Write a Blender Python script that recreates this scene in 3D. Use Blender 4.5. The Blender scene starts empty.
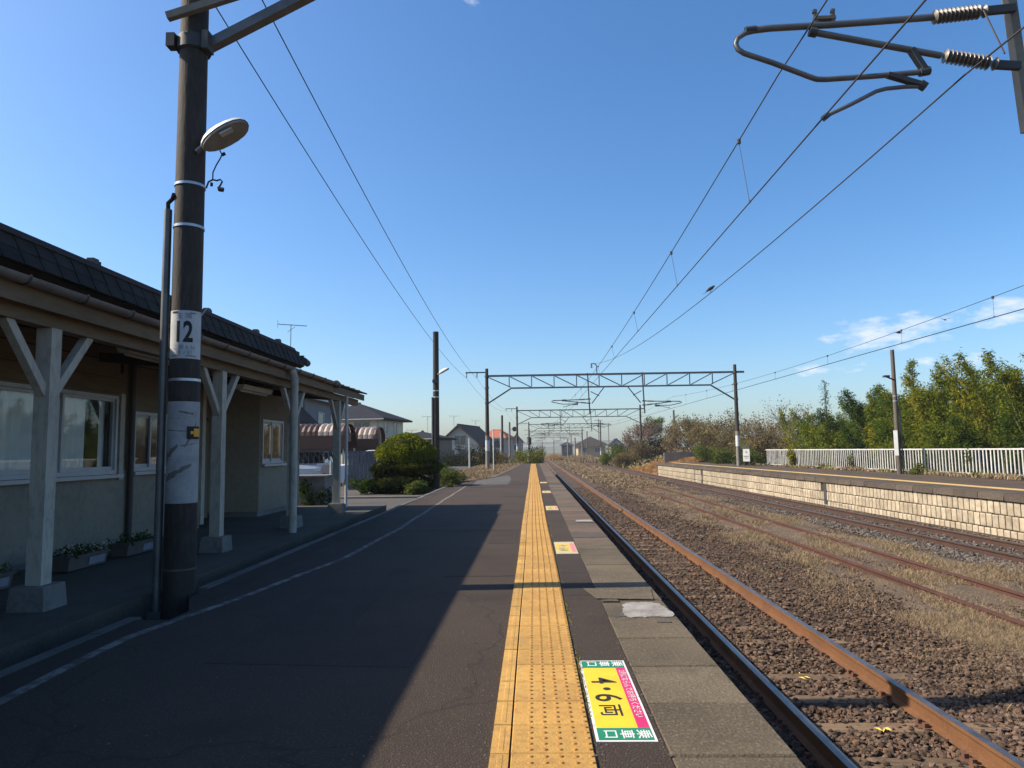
import bpy, bmesh, math, random
import numpy as np
from mathutils import Vector, Matrix

S = bpy.context.scene
C = S.collection
R = math.radians
rnd = random.Random(11)
nr = np.random.default_rng(7)

# ------------------------------------------------------------------ camera
EYE = Vector((0, 0, 1.22))
cam_d = bpy.data.cameras.new("camera")
cam_d.sensor_width = 36.0
cam_d.lens = 720 * 36.0 / 1024
cam_d.clip_start = 0.05
cam_d.clip_end = 9000
cam = bpy.data.objects.new("camera", cam_d)
C.objects.link(cam)
cam.matrix_world = (Matrix.Translation(EYE) @ Matrix.Rotation(R(1.5905), 4, 'Z')
                    @ Matrix.Rotation(R(90 + 5.2601), 4, 'X') @ Matrix.Rotation(R(-0.8), 4, 'Z'))
S.camera = cam

# ------------------------------------------------------------------ light
SUN_EL = 39.9
S.view_settings.view_transform = 'Standard'
S.view_settings.look = 'None'
S.view_settings.exposure = 0.85
S.view_settings.gamma = 1.0
sun_d = bpy.data.lights.new("sun", 'SUN')
sun_d.energy = 5.0
sun_d.angle = R(0.53)
sun_d.color = (1.0, 0.875, 0.71)
sun = bpy.data.objects.new("sun", sun_d)
C.objects.link(sun)
sun.rotation_euler = (0, R(-(90 - SUN_EL)), R(2.0))
sun.location = (-30, 0, 40)

W = bpy.data.worlds.new("World")
S.world = W
W.use_nodes = True
nt = W.node_tree
nt.nodes.clear()
def WN(t, **k):
    n = nt.nodes.new(t)
    for a, b in k.items():
        setattr(n, a, b)
    return n
def wmath(op, a, b=None, c=None):
    n = WN('ShaderNodeMath', operation=op)
    for i, v in enumerate((a, b, c)):
        if v is None: continue
        if isinstance(v, (int, float)): n.inputs[i].default_value = v
        else: nt.links.new(v, n.inputs[i])
    return n.outputs[0]
sky = WN('ShaderNodeTexSky', sky_type='NISHITA')
sky.sun_disc = False
sky.sun_elevation = R(SUN_EL)
sky.sun_rotation = R(-90)
sky.altitude = 0
sky.air_density = 1.0
sky.dust_density = 1.5
sky.ozone_density = 5.0
tc = WN('ShaderNodeTexCoord')
sep = WN('ShaderNodeSeparateXYZ')
nt.links.new(tc.outputs['Generated'], sep.inputs[0])
az = wmath('MULTIPLY', wmath('ARCTAN2', sep.outputs[0], sep.outputs[1]), 57.2958)
el = wmath('MULTIPLY', wmath('ARCSINE', sep.outputs[2]), 57.2958)
# a few small fair-weather clouds: (azimuth, elevation, half width, half height, strength)
CLOUDS = [(26.3, 7.9, 5.2, 1.7, 1.0), (33.8, 8.6, 4.2, 1.3, 1.0), (20.9, 5.6, 1.7, .7, .8), (29.5, 5.6, 4.4, .9, .55),
          (24.0, 5.8, 2.0, .9, .4), (-4.3, 33.5, 1.6, .8, .7), (41, 8.0, 4.5, 1.4, .9), (52, 7.0, 6, 1.6, .9), (68, 9, 6, 1.5, .8), (-70, 9, 6, 1.3, .7), (120, 8, 8, 1.6, .8), (170, 9, 7, 1.5, .8), (-140, 8, 7, 1.5, .8)]
tot = None
for a0, e0, w0, h0, s0 in CLOUDS:
    da = wmath('DIVIDE', wmath('SUBTRACT', az, a0), w0)
    de = wmath('DIVIDE', wmath('SUBTRACT', el, e0), h0)
    d2 = wmath('ADD', wmath('MULTIPLY', da, da), wmath('MULTIPLY', de, de))
    m = wmath('MULTIPLY', wmath('MAXIMUM', wmath('SUBTRACT', 1.0, d2), 0.0), s0)
    tot = m if tot is None else wmath('MAXIMUM', tot, m)
cmb = WN('ShaderNodeCombineXYZ')
nt.links.new(az, cmb.inputs[0])
nt.links.new(wmath('MULTIPLY', el, 2.2), cmb.inputs[1])
cn = WN('ShaderNodeTexNoise')
cn.inputs['Scale'].default_value = .62
cn.inputs['Detail'].default_value = 7
cn.inputs['Roughness'].default_value = .55
nt.links.new(cmb.outputs[0], cn.inputs['Vector'])
n0 = wmath('MULTIPLY', wmath('SUBTRACT', cn.outputs['Fac'], .5), 3.0)
cl = wmath('MULTIPLY', wmath('ADD', wmath('SUBTRACT', tot, .42), n0), .6)
cl = wmath('MULTIPLY', wmath('MINIMUM', wmath('MAXIMUM', cl, 0.0), .5), wmath('MINIMUM', wmath('MULTIPLY', tot, 3.0), 1.0))
mixc = WN('ShaderNodeMixRGB')
nt.links.new(cl, mixc.inputs[0])
hsv = WN('ShaderNodeHueSaturation')
hsv.inputs['Saturation'].default_value = 1.18
nt.links.new(sky.outputs[0], hsv.inputs['Color'])
nt.links.new(hsv.outputs[0], mixc.inputs[1])
mixc.inputs[2].default_value = (6.2, 5.8, 6.0, 1)
bg = WN('ShaderNodeBackground')
nt.links.new(mixc.outputs[0], bg.inputs[0])
bg.inputs[1].default_value = 0.112
out = WN('ShaderNodeOutputWorld')
nt.links.new(bg.outputs[0], out.inputs[0])

# ------------------------------------------------------------------ materials
def srgb(r, g, b):
    return tuple(((v / 255 + .055) / 1.055) ** 2.4 if v > 10 else v / 255 / 12.92 for v in (r, g, b))
MATS = {}
def mat(name, c1, c2=None, scale=3.0, c3=None, s3=40.0, f3=.5, rough=.85, metal=0.0, bump=0.0, bs=60.0, spec=.3, stretch=None, lo=.35, hi=.65, island=0.0, fr=(.45, .7), bd=.02, crack=None, stain=None, orand=0.0):
    """two colours mixed by a broad noise, a third by a fine noise, relief from a fine noise; world-space position"""
    m = bpy.data.materials.new(name)
    m.use_nodes = True
    t = m.node_tree
    b = t.nodes['Principled BSDF']
    b.inputs['Roughness'].default_value = rough
    b.inputs['Metallic'].default_value = metal
    b.inputs['Specular IOR Level'].default_value = spec
    g = t.nodes.new('ShaderNodeNewGeometry')
    vec = g.outputs['Position']
    if stretch:
        mp = t.nodes.new('ShaderNodeMapping')
        mp.inputs['Scale'].default_value = stretch
        t.links.new(vec, mp.inputs[0])
        vec = mp.outputs[0]
    def noise(s, d=4.0):
        n = t.nodes.new('ShaderNodeTexNoise')
        n.inputs['Scale'].default_value = s
        n.inputs['Detail'].default_value = d
        n.inputs['Roughness'].default_value = .6
        t.links.new(vec, n.inputs['Vector'])
        return n.outputs['Fac']
    def ramp(f, a, bb, ca, cb):
        r = t.nodes.new('ShaderNodeValToRGB')
        r.color_ramp.elements[0].position = a
        r.color_ramp.elements[1].position = bb
        r.color_ramp.elements[0].color = (*ca, 1)
        r.color_ramp.elements[1].color = (*cb, 1)
        t.links.new(f, r.inputs[0])
        return r.outputs[0]
    if c2 is None:
        c2 = tuple(v * .8 for v in c1)
    col = ramp(noise(scale), lo, hi, c1, c2)
    if c3 is not None:
        mx = t.nodes.new('ShaderNodeMixRGB')
        f = ramp(noise(s3, 2.0), fr[0], fr[1], (0, 0, 0), (f3, f3, f3))
        t.links.new(f, mx.inputs[0])
        t.links.new(col, mx.inputs[1])
        mx.inputs[2].default_value = (*c3, 1)
        col = mx.outputs[0]
    if stain:
        mx = t.nodes.new('ShaderNodeMixRGB')
        t.links.new(ramp(noise(stain[0], 6.0), stain[1], stain[1] + .12, (0, 0, 0), (stain[2],) * 3), mx.inputs[0])
        t.links.new(col, mx.inputs[1])
        mx.inputs[2].default_value = (*stain[3], 1)
        col = mx.outputs[0]
    if orand:
        hs = t.nodes.new('ShaderNodeHueSaturation')
        oi = t.nodes.new('ShaderNodeObjectInfo')
        mr = t.nodes.new('ShaderNodeMapRange')
        mr.inputs['To Min'].default_value = 1 - orand
        mr.inputs['To Max'].default_value = 1 + orand
        t.links.new(oi.outputs['Random'], mr.inputs['Value'])
        t.links.new(mr.outputs[0], hs.inputs['Value'])
        t.links.new(col, hs.inputs['Color'])
        col = hs.outputs[0]
    if crack:
        wn = t.nodes.new('ShaderNodeTexNoise'); wn.inputs['Scale'].default_value = crack[0] * 2.5; wn.inputs['Detail'].default_value = 4
        t.links.new(vec, wn.inputs['Vector'])
        va = t.nodes.new('ShaderNodeVectorMath'); va.operation = 'MULTIPLY_ADD'
        t.links.new(wn.outputs['Color'], va.inputs[0]); va.inputs[1].default_value = (.5 / crack[0],) * 3
        t.links.new(vec, va.inputs[2])
        vo = t.nodes.new('ShaderNodeTexVoronoi'); vo.feature = 'DISTANCE_TO_EDGE'; vo.inputs['Scale'].default_value = crack[0]
        t.links.new(va.outputs[0], vo.inputs['Vector'])
        mx = t.nodes.new('ShaderNodeMixRGB')
        t.links.new(ramp(vo.outputs['Distance'], 0, crack[1], (crack[2],) * 3, (0, 0, 0)), mx.inputs[0])
        t.links.new(col, mx.inputs[1])
        mx.inputs[2].default_value = (.012, .01, .009, 1)
        col = mx.outputs[0]
    if island:
        hs = t.nodes.new('ShaderNodeHueSaturation')
        mr = t.nodes.new('ShaderNodeMapRange')
        mr.inputs['To Min'].default_value = 1 - island
        mr.inputs['To Max'].default_value = 1 + island
        t.links.new(g.outputs['Random Per Island'], mr.inputs['Value'])
        t.links.new(mr.outputs[0], hs.inputs['Value'])
        t.links.new(col, hs.inputs['Color'])
        col = hs.outputs[0]
    t.links.new(col, b.inputs['Base Color'])
    if bump:
        bn = t.nodes.new('ShaderNodeBump')
        bn.inputs['Strength'].default_value = bump
        bn.inputs['Distance'].default_value = bd
        t.links.new(noise(bs, 3.0), bn.inputs['Height'])
        t.links.new(bn.outputs[0], b.inputs['Normal'])
    MATS[name] = m
    return m
def leaf_mat(name, cols, trans=.3, scale=.7):
    """foliage: each leaf its own shade between the given colours"""
    m = bpy.data.materials.new(name)
    m.use_nodes = True
    t = m.node_tree
    t.nodes.clear()
    g = t.nodes.new('ShaderNodeNewGeometry')
    n = t.nodes.new('ShaderNodeTexNoise')
    n.inputs['Scale'].default_value = scale
    n.inputs['Detail'].default_value = 3
    t.links.new(g.outputs['Position'], n.inputs['Vector'])
    a = t.nodes.new('ShaderNodeMath'); a.operation = 'MULTIPLY_ADD'
    t.links.new(n.outputs['Fac'], a.inputs[0]); a.inputs[1].default_value = 1.5; a.inputs[2].default_value = -.5
    b = t.nodes.new('ShaderNodeMath'); b.operation = 'MULTIPLY_ADD'
    t.links.new(g.outputs['Random Per Island'], b.inputs[0]); b.inputs[1].default_value = .5
    t.links.new(a.outputs[0], b.inputs[2])
    r = t.nodes.new('ShaderNodeValToRGB')
    while len(r.color_ramp.elements) < len(cols):
        r.color_ramp.elements.new(.5)
    for i, c in enumerate(cols):
        r.color_ramp.elements[i].position = i / (len(cols) - 1)
        r.color_ramp.elements[i].color = (*c, 1)
    t.links.new(b.outputs[0], r.inputs[0])
    d = t.nodes.new('ShaderNodeBsdfDiffuse')
    tr = t.nodes.new('ShaderNodeBsdfTranslucent')
    t.links.new(r.outputs[0], d.inputs[0]); t.links.new(r.outputs[0], tr.inputs[0])
    mx = t.nodes.new('ShaderNodeMixShader'); mx.inputs[0].default_value = trans
    t.links.new(d.outputs[0], mx.inputs[1]); t.links.new(tr.outputs[0], mx.inputs[2])
    o = t.nodes.new('ShaderNodeOutputMaterial')
    t.links.new(mx.outputs[0], o.inputs[0])
    MATS[name] = m
    return m
def glass_mat(name, tint=(.95, .97, .97)):
    m = bpy.data.materials.new(name)
    m.use_nodes = True
    t = m.node_tree
    t.nodes.clear()
    tr = t.nodes.new('ShaderNodeBsdfTransparent'); tr.inputs[0].default_value = (*tint, 1)
    gl = t.nodes.new('ShaderNodeBsdfGlossy'); gl.inputs['Roughness'].default_value = .02
    lw = t.nodes.new('ShaderNodeLayerWeight'); lw.inputs[0].default_value = .5
    pw = t.nodes.new('ShaderNodeMath'); pw.operation = 'POWER'; t.links.new(lw.outputs['Facing'], pw.inputs[0]); pw.inputs[1].default_value = 4.0
    fr = t.nodes.new('ShaderNodeMath'); fr.operation = 'MULTIPLY_ADD'; t.links.new(pw.outputs[0], fr.inputs[0]); fr.inputs[1].default_value = .7; fr.inputs[2].default_value = .04
    mx = t.nodes.new('ShaderNodeMixShader')
    t.links.new(fr.outputs[0], mx.inputs[0]); t.links.new(tr.outputs[0], mx.inputs[1]); t.links.new(gl.outputs[0], mx.inputs[2])
    o = t.nodes.new('ShaderNodeOutputMaterial')
    t.links.new(mx.outputs[0], o.inputs[0])
    MATS[name] = m
    return m

mat('asphalt', (.035, .0245, .0175), (.049, .0345, .025), .7, (.14, .115, .088), 75, .7, rough=.92, bump=.7, bs=110, lo=.3, hi=.7, fr=(.58, .72), crack=(.45, .006, .55), stain=(1.1, .55, .5, (.024, .017, .0125)))
mat('asphalt_dark', (.029, .021, .0155), (.04, .029, .022), .8, (.10, .085, .07), 75, .6, rough=.92, bump=.6, bs=110, fr=(.58, .72), stain=(2.2, .56, .4, (.05, .038, .03)))
mat('asphalt_patch', (.06, .056, .052), (.078, .073, .068), .7, (.13, .12, .115), 60, .5, rough=.92, bump=.4, bs=110)
mat('slab_concrete', (.104, .083, .054), (.066, .0525, .0345), 1.6, (.18, .15, .108), 48, .6, rough=.95, bump=.5, bs=70, fr=(.5, .72), stain=(2.1, .54, .6, (.046, .037, .026)), orand=.2)
mat('slab_red', (.108, .074, .052), (.085, .06, .044), 2.0, (.19, .145, .11), 65, .65, rough=.95, bump=.8, bs=85, stain=(2.6, .58, .5, (.05, .04, .03)), orand=0.15)
mat('slab_dark', (.076, .065, .053), (.058, .049, .039), 2.0, (.15, .13, .105), 65, .6, rough=.95, bump=.8, bs=85)
mat('white_mortar', (.28, .265, .24), (.15, .135, .12), 5, (.36, .345, .32), 40, .5, rough=.9, bump=.4, bs=90)
mat('yellow_tile', (.44, .26, .07), (.36, .205, .053), 2.2, (.24, .135, .045), 26, .55, rough=.8, bump=.3, bs=90, island=.1, stain=(1.4, .6, .4, (.26, .155, .055)), orand=0.13)
mat('yellow_dot', (.27, .13, .03), (.40, .22, .058), 9, rough=.75)
mat('white_line', (.20, .185, .165), (.07, .062, .055), 6, (.05, .042, .036), 16, .8, rough=.9, lo=.4, hi=.6)
mat('kerb_stone', (.115, .108, .098), (.08, .076, .07), 2, (.15, .142, .13), 40, .4, rough=.9, bump=.3, bs=90, orand=0.2)
mat('walk_concrete', (.085, .07, .054), (.06, .05, .038), 1.3, (.125, .106, .085), 40, .4, rough=.9, bump=.3, bs=90, stain=(1.2, .57, .5, (.04, .033, .025)))
mat('yard', (.05, .046, .042), (.07, .063, .057), .5, (.11, .1, .09), 30, .4, rough=.95, bump=.4, bs=60)  # darkened in colour for the shadow around the panel fence
mat('soil', (.066, .044, .029), (.045, .031, .022), 1.1, (.115, .08, .05), 45, .5, rough=1, bump=.9, bs=40)
mat('straw_soil', (.11, .078, .05), (.066, .047, .032), 1.1, (.19, .145, .095), 34, .6, rough=1, bump=.9, bs=40)
mat('field', (.11, .09, .043), (.062, .062, .03), .05, (.155, .125, .07), 1.5, .5, rough=1)
mat('orange_earth', (.28, .145, .055), (.2, .11, .05), .7, (.3, .19, .095), 10, .5, rough=1, bump=.8, bs=20)
mat('stone_brown', (.066, .043, .0295), (.105, .072, .05), 5.0, (.115, .06, .031), 9, .5, rough=.95, bump=.4, bs=90, island=.6)
mat('stone_grey', (.09, .077, .066), (.125, .108, .092), 3.0, (.062, .047, .037), 12, .5, rough=.95, bump=.3, bs=90, island=.4)
mat('rail_rust', (.135, .062, .026), (.10, .046, .021), 3, (.175, .085, .036), 30, .5, rough=.85, bump=.2, bs=90)
mat('rail_dark_rust', (.058, .030, .021), (.042, .024, .018), 3, (.085, .045, .03), 30, .5, rough=.92, bump=.25, bs=90)
mat('rail_red_rust', (.08, .034, .024), (.056, .027, .02), 3, (.11, .048, .031), 30, .5, rough=.9, bump=.25, bs=90)
mat('rail_top', (.26, .22, .19), (.17, .135, .115), 6, rough=.36, metal=.85)
mat('sleeper_wood', (.16, .105, .062), (.10, .068, .043), 3, (.22, .155, .095), 25, .5, rough=.95, bump=.8, bs=50, stretch=(.25, 1, 1), orand=0.25)
mat('plate_rust', (.13, .06, .035), (.08, .04, .028), 8, rough=.9, bump=.2)
mat('pole_dark', (.044, .035, .029), (.028, .0235, .02), 2.2, (.075, .06, .049), 30, .4, rough=.8, bump=.25, bs=60, stretch=(1, 1, .25))
mat('pole_concrete', (.2, .185, .163), (.145, .13, .115), 1.6, (.25, .23, .2), 30, .4, rough=.9, bump=.2, bs=60, stretch=(1, 1, .3))
mat('pole_brown', (.105, .088, .072), (.075, .062, .052), 1.2, (.14, .12, .1), 20, .4, rough=.9, stretch=(1, 1, .3))
mat('steel_dark', (.07, .072, .072), (.05, .05, .05), 3, rough=.6, metal=.3)
mat('steel_grey', (.17, .175, .175), (.12, .122, .122), 4, (.2, .14, .1), 20, .25, rough=.5, metal=.6)
mat('steel_old', (.21, .19, .15), (.15, .135, .105), 5, (.22, .13, .075), 25, .4, rough=.65, metal=.1)
mat('band_metal', (.5, .5, .52), (.38, .38, .4), 12, rough=.35, metal=.7)
mat('insulator_porcelain', (.15, .125, .1), (.105, .088, .072), 7, rough=.4, spec=.5)
mat('wire_metal', (.035, .035, .04), (.05, .05, .05), 2, rough=.6, metal=.3)
mat('plate_white', (.5, .51, .5), (.43, .44, .43), 5, (.32, .32, .3), 25, .3, rough=.6)
mat('wrap_white', (.36, .36, .35), (.29, .29, .28), 3, (.2, .2, .19), 14, .4, rough=.75)
mat('flake_grey', (.16, .155, .145), (.12, .115, .105), 9, rough=.9)
mat('print_black', (.015, .015, .016), (.02, .02, .02), 3, rough=.7)
mat('print_grey', (.17, .18, .2), (.22, .23, .25), 3, rough=.7)
mat('print_white', (.62, .62, .61), (.54, .54, .53), 8, rough=.6)
mat('print_green', (.012, .16, .085), (.016, .19, .1), 6, rough=.55)
mat('print_yellow', (.66, .48, .02), (.58, .41, .02), 5, rough=.55)
mat('print_yellow_faded', (.58, .42, .06), (.5, .35, .05), 6, (.48, .42, .27), 20, .4, rough=.6)
mat('print_pink', (.53, .025, .125), (.46, .022, .11), 6, rough=.55)
mat('sheet_faded', (.46, .41, .24), (.38, .35, .24), 6, (.3, .28, .22), 18, .5, rough=.7)
mat('print_pink_faded', (.58, .2, .22), (.52, .16, .18), 6, rough=.6)
mat('reflector_yellow', (.75, .36, .02), (.65, .3, .02), 5, rough=.4)
mat('lamp_shell', (.62, .64, .63), (.5, .52, .51), 5, rough=.35)
mat('lamp_lens', (.28, .25, .21), (.22, .19, .16), 8, rough=.3)
mat('wall_cream', (.25, .225, .172), (.21, .188, .145), 1.2, (.14, .126, .1), 14, .4, rough=.85, stain=(2.0, .6, .4, (.125, .11, .085)))
mat('wall_warm_shade', (.165, .135, .09), (.135, .11, .074), 1.6, (.1, .08, .052), 12, .4, rough=.8, stretch=(1, .3, 2))  # same cream wall, with canopy shade and warm bounce put into the colour
mat('wall_entrance', (.38, .32, .235), (.33, .275, .2), 1.5, (.24, .2, .15), 12, .35, rough=.85)
mat('wall_brown', (.26, .215, .155), (.22, .18, .13), 1.5, rough=.85)
mat('wood_tan', (.165, .12, .072), (.125, .09, .054), 2.5, (.085, .06, .037), 14, .5, rough=.8, stretch=(2, .3, 2))
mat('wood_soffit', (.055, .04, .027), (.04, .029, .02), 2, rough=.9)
mat('post_white', (.45, .415, .34), (.36, .33, .27), 3, (.19, .165, .13), 18, .45, rough=.75, stretch=(1, 1, .4))
mat('plinth_concrete', (.19, .182, .168), (.135, .13, .12), 4, (.24, .23, .215), 30, .4, rough=.9, bump=.3, stain=(5, .55, .5, (.08, .072, .06)))
mat('gutter_grey', (.15, .138, .125), (.11, .10, .09), 4, (.19, .178, .165), 20, .4, rough=.5)
mat('roof_sheet', (.05, .034, .026), (.035, .025, .02), 2, rough=.75)
mat('roof_tile_dark', (.020, .017, .0145), (.032, .027, .022), 2.2, (.016, .014, .012), 18, .5, rough=.92, bump=.4, bs=30, orand=0.25)
mat('roof_cap_red', (.05, .028, .024), (.028, .024, .02), .9, (.02, .019, .018), 16, .4, rough=.85)
mat('frame_grey', (.42, .43, .44), (.36, .37, .38), 4, rough=.45, metal=.2)
mat('frame_dark', (.06, .05, .045), (.05, .045, .04), 4, rough=.5)
mat('curtain', (.74, .74, .72), (.62, .62, .6), 2, rough=.95)
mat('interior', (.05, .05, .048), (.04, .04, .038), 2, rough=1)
mat('pane_dark', (.02, .024, .028), (.026, .03, .034), 2, rough=.06, spec=.7)
mat('pane_far', (.04, .05, .06), (.055, .065, .075), 1, rough=.12, spec=.7)
mat('planter_grey', (.115, .105, .095), (.085, .078, .07), 6, rough=.7)
mat('planter_label', (.24, .24, .29), (.19, .2, .24), 8, rough=.7)
mat('petal_pale', (.62, .45, .42), (.5, .34, .34), 30, rough=.8)
mat('tube_white', (.62, .62, .58), (.55, .55, .52), 6, rough=.4)
mat('car_white', (.66, .67, .68), (.62, .63, .64), 2, rough=.22, spec=.6)
mat('car_silver', (.36, .38, .41), (.32, .34, .37), 2, rough=.25, spec=.6, metal=.4)
mat('rubber', (.022, .022, .023), (.03, .03, .03), 5, rough=.85)
mat('red_lens', (.35, .02, .02), (.3, .02, .02), 5, rough=.2)
mat('panel_bluegrey', (.07, .08, .1), (.055, .063, .08), 2, (.09, .1, .12), 10, .3, rough=.6)  # darkened so the shadow over the panel fence is in the colour
mat('shelter_brown', (.062, .03, .022), (.045, .024, .018), 1.5, (.085, .045, .032), 12, .3, rough=.5)
mat('shelter_highlight', (.34, .275, .225), (.26, .21, .17), 3, rough=.5)  # sun highlights on the vaulted roofs, painted as cream panels
mat('house_cream', (.70, .62, .44), (.64, .56, .40), .8, (.52, .46, .35), 6, .25, rough=.85)
mat('house_white', (.43, .43, .42), (.38, .38, .37), .8, rough=.85)
mat('house_grey', (.2, .21, .22), (.17, .18, .19), .6, rough=.85)
mat('house_pinkgrey', (.42, .34, .31), (.37, .3, .28), .6, rough=.85)
mat('house_tan', (.38, .29, .19), (.33, .25, .165), .8, rough=.85)
mat('roof_slate', (.026, .028, .036), (.02, .022, .028), .8, (.036, .039, .047), 5, .4, rough=.9, spec=.05)
mat('roof_red', (.33, .10, .05), (.26, .08, .042), .8, (.39, .135, .065), 4, .4, rough=.75)
mat('fence_white', (.46, .455, .44), (.37, .365, .35), 2, (.26, .245, .22), 9, .45, rough=.6, stain=(.5, .55, .4, (.24, .235, .215)), orand=0.12)
mat('block_cream', (.40, .34, .245), (.32, .265, .185), 1.6, (.18, .14, .1), 7, .5, rough=.9, bump=.25, bs=40, island=.14, stain=(1.1, .58, .5, (.16, .122, .086)), orand=.16)
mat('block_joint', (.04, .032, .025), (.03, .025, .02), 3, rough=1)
mat('coping', (.075, .058, .043), (.055, .044, .034), 1.6, (.12, .097, .075), 20, .5, rough=.95, bump=.6, bs=60, orand=0.15)
mat('platform_brown', (.068, .049, .034), (.048, .036, .026), .8, (.115, .085, .057), 12, .5, rough=1, bump=.7, bs=50)
mat('line_yellow', (.50, .345, .12), (.40, .265, .10), 2, (.28, .195, .09), 12, .4, rough=.85)
mat('bark', (.11, .085, .062), (.075, .058, .044), 4, rough=.95, bump=.4, bs=30)
mat('bark_pale', (.14, .11, .078), (.1, .078, .056), 4, rough=.95)
mat('culm', (.15, .17, .06), (.2, .18, .07), 2, rough=.6)
mat('straw', (.25, .185, .108), (.175, .125, .072), 1.3, (.34, .265, .165), 16, .5, rough=.95, island=.45)
mat('straw_orange', (.33, .19, .075), (.27, .15, .06), .8, (.33, .23, .12), 4, .4, rough=.95, island=.3)
mat('straw_green', (.16, .16, .045), (.2, .17, .06), 1.2, rough=.95, island=.3)
mat('bird_dark', (.03, .03, .032), (.04, .04, .042), 9, rough=.8)
mat('far_hill', (.05, .065, .045), (.07, .08, .05), .004, rough=1)
leaf_mat('leaf_bamboo', [(0.022, 0.05, 0.009), (0.06, 0.098, 0.013), (0.135, 0.158, 0.018), (0.21, 0.205, 0.026)])
leaf_mat('leaf_bamboo_gold', [(0.04, 0.066, 0.01), (0.105, 0.13, 0.014), (0.185, 0.18, 0.019), (0.28, 0.23, 0.026)])
leaf_mat('leaf_deep', [(0.011, 0.03, 0.007), (0.029, 0.057, 0.011), (0.068, 0.1, 0.018)])
leaf_mat('leaf_conifer', [(.016, .034, .013), (.04, .064, .018), (.12, .125, .03)])
leaf_mat('leaf_hedge_lit', [(.055, .08, .008), (.145, .165, .013), (.25, .235, .018)], trans=.25, scale=2)  # sunlit top of the hedge tree, light put into the leaf colour
leaf_mat('leaf_dark_shaded', [(.007, .012, .005), (.018, .025, .007), (.04, .046, .01)], trans=.1, scale=2)  # dark leaves; also holds the painted shade of the hedge tree's lower tiers
leaf_mat('leaf_hedge_half_shade', [(.02, .03, .005), (.055, .062, .008), (.1, .095, .012)], trans=.2, scale=2)  # middle hedge tier, partial shade put into the leaf colour
leaf_mat('leaf_weed', [(.04, .065, .015), (.08, .105, .025), (.15, .15, .035)])
leaf_mat('leaf_brown', [(0.07, 0.056, 0.026), (0.13, 0.1, 0.044), (0.19, 0.145, 0.066), (0.1, 0.115, 0.03)])
leaf_mat('leaf_red', [(.08, .056, .032), (.135, .098, .052), (.165, .13, .07), (.1, .11, .035)])
leaf_mat('leaf_mauve', [(.12, .085, .06), (.18, .13, .1), (.2, .155, .12)])
glass_mat('window_glass')

# ------------------------------------------------------------------ mesh helpers
ORG = {}
def wloc(o):
    p = Vector((0, 0, 0))
    while o is not None:
        p += o.location
        o = o.parent
    return p
def tag(o, label=None, cat=None, group=None, kind=None):
    if label: o['label'] = label
    if cat: o['category'] = cat
    if group: o['group'] = group
    if kind: o['kind'] = kind
    return o
def thing(name, label, cat, loc=(0, 0, 0), group=None):
    o = bpy.data.objects.new(name, None)
    o.empty_display_size = .2
    C.objects.link(o)
    o.location = loc
    return tag(o, label, cat, group)
def link(name, me, parent=None, loc=(0, 0, 0)):
    o = bpy.data.objects.new(name, me)
    C.objects.link(o)
    o.location = loc
    if parent is not None: o.parent = parent
    return o
def dup(o, loc=None, parent=None):
    c = o.copy()
    C.objects.link(c)
    if parent is not None: c.parent = parent
    if loc is not None: c.location = loc
    for ch in o.children:
        dup(ch, None, c)
    return c
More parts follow.
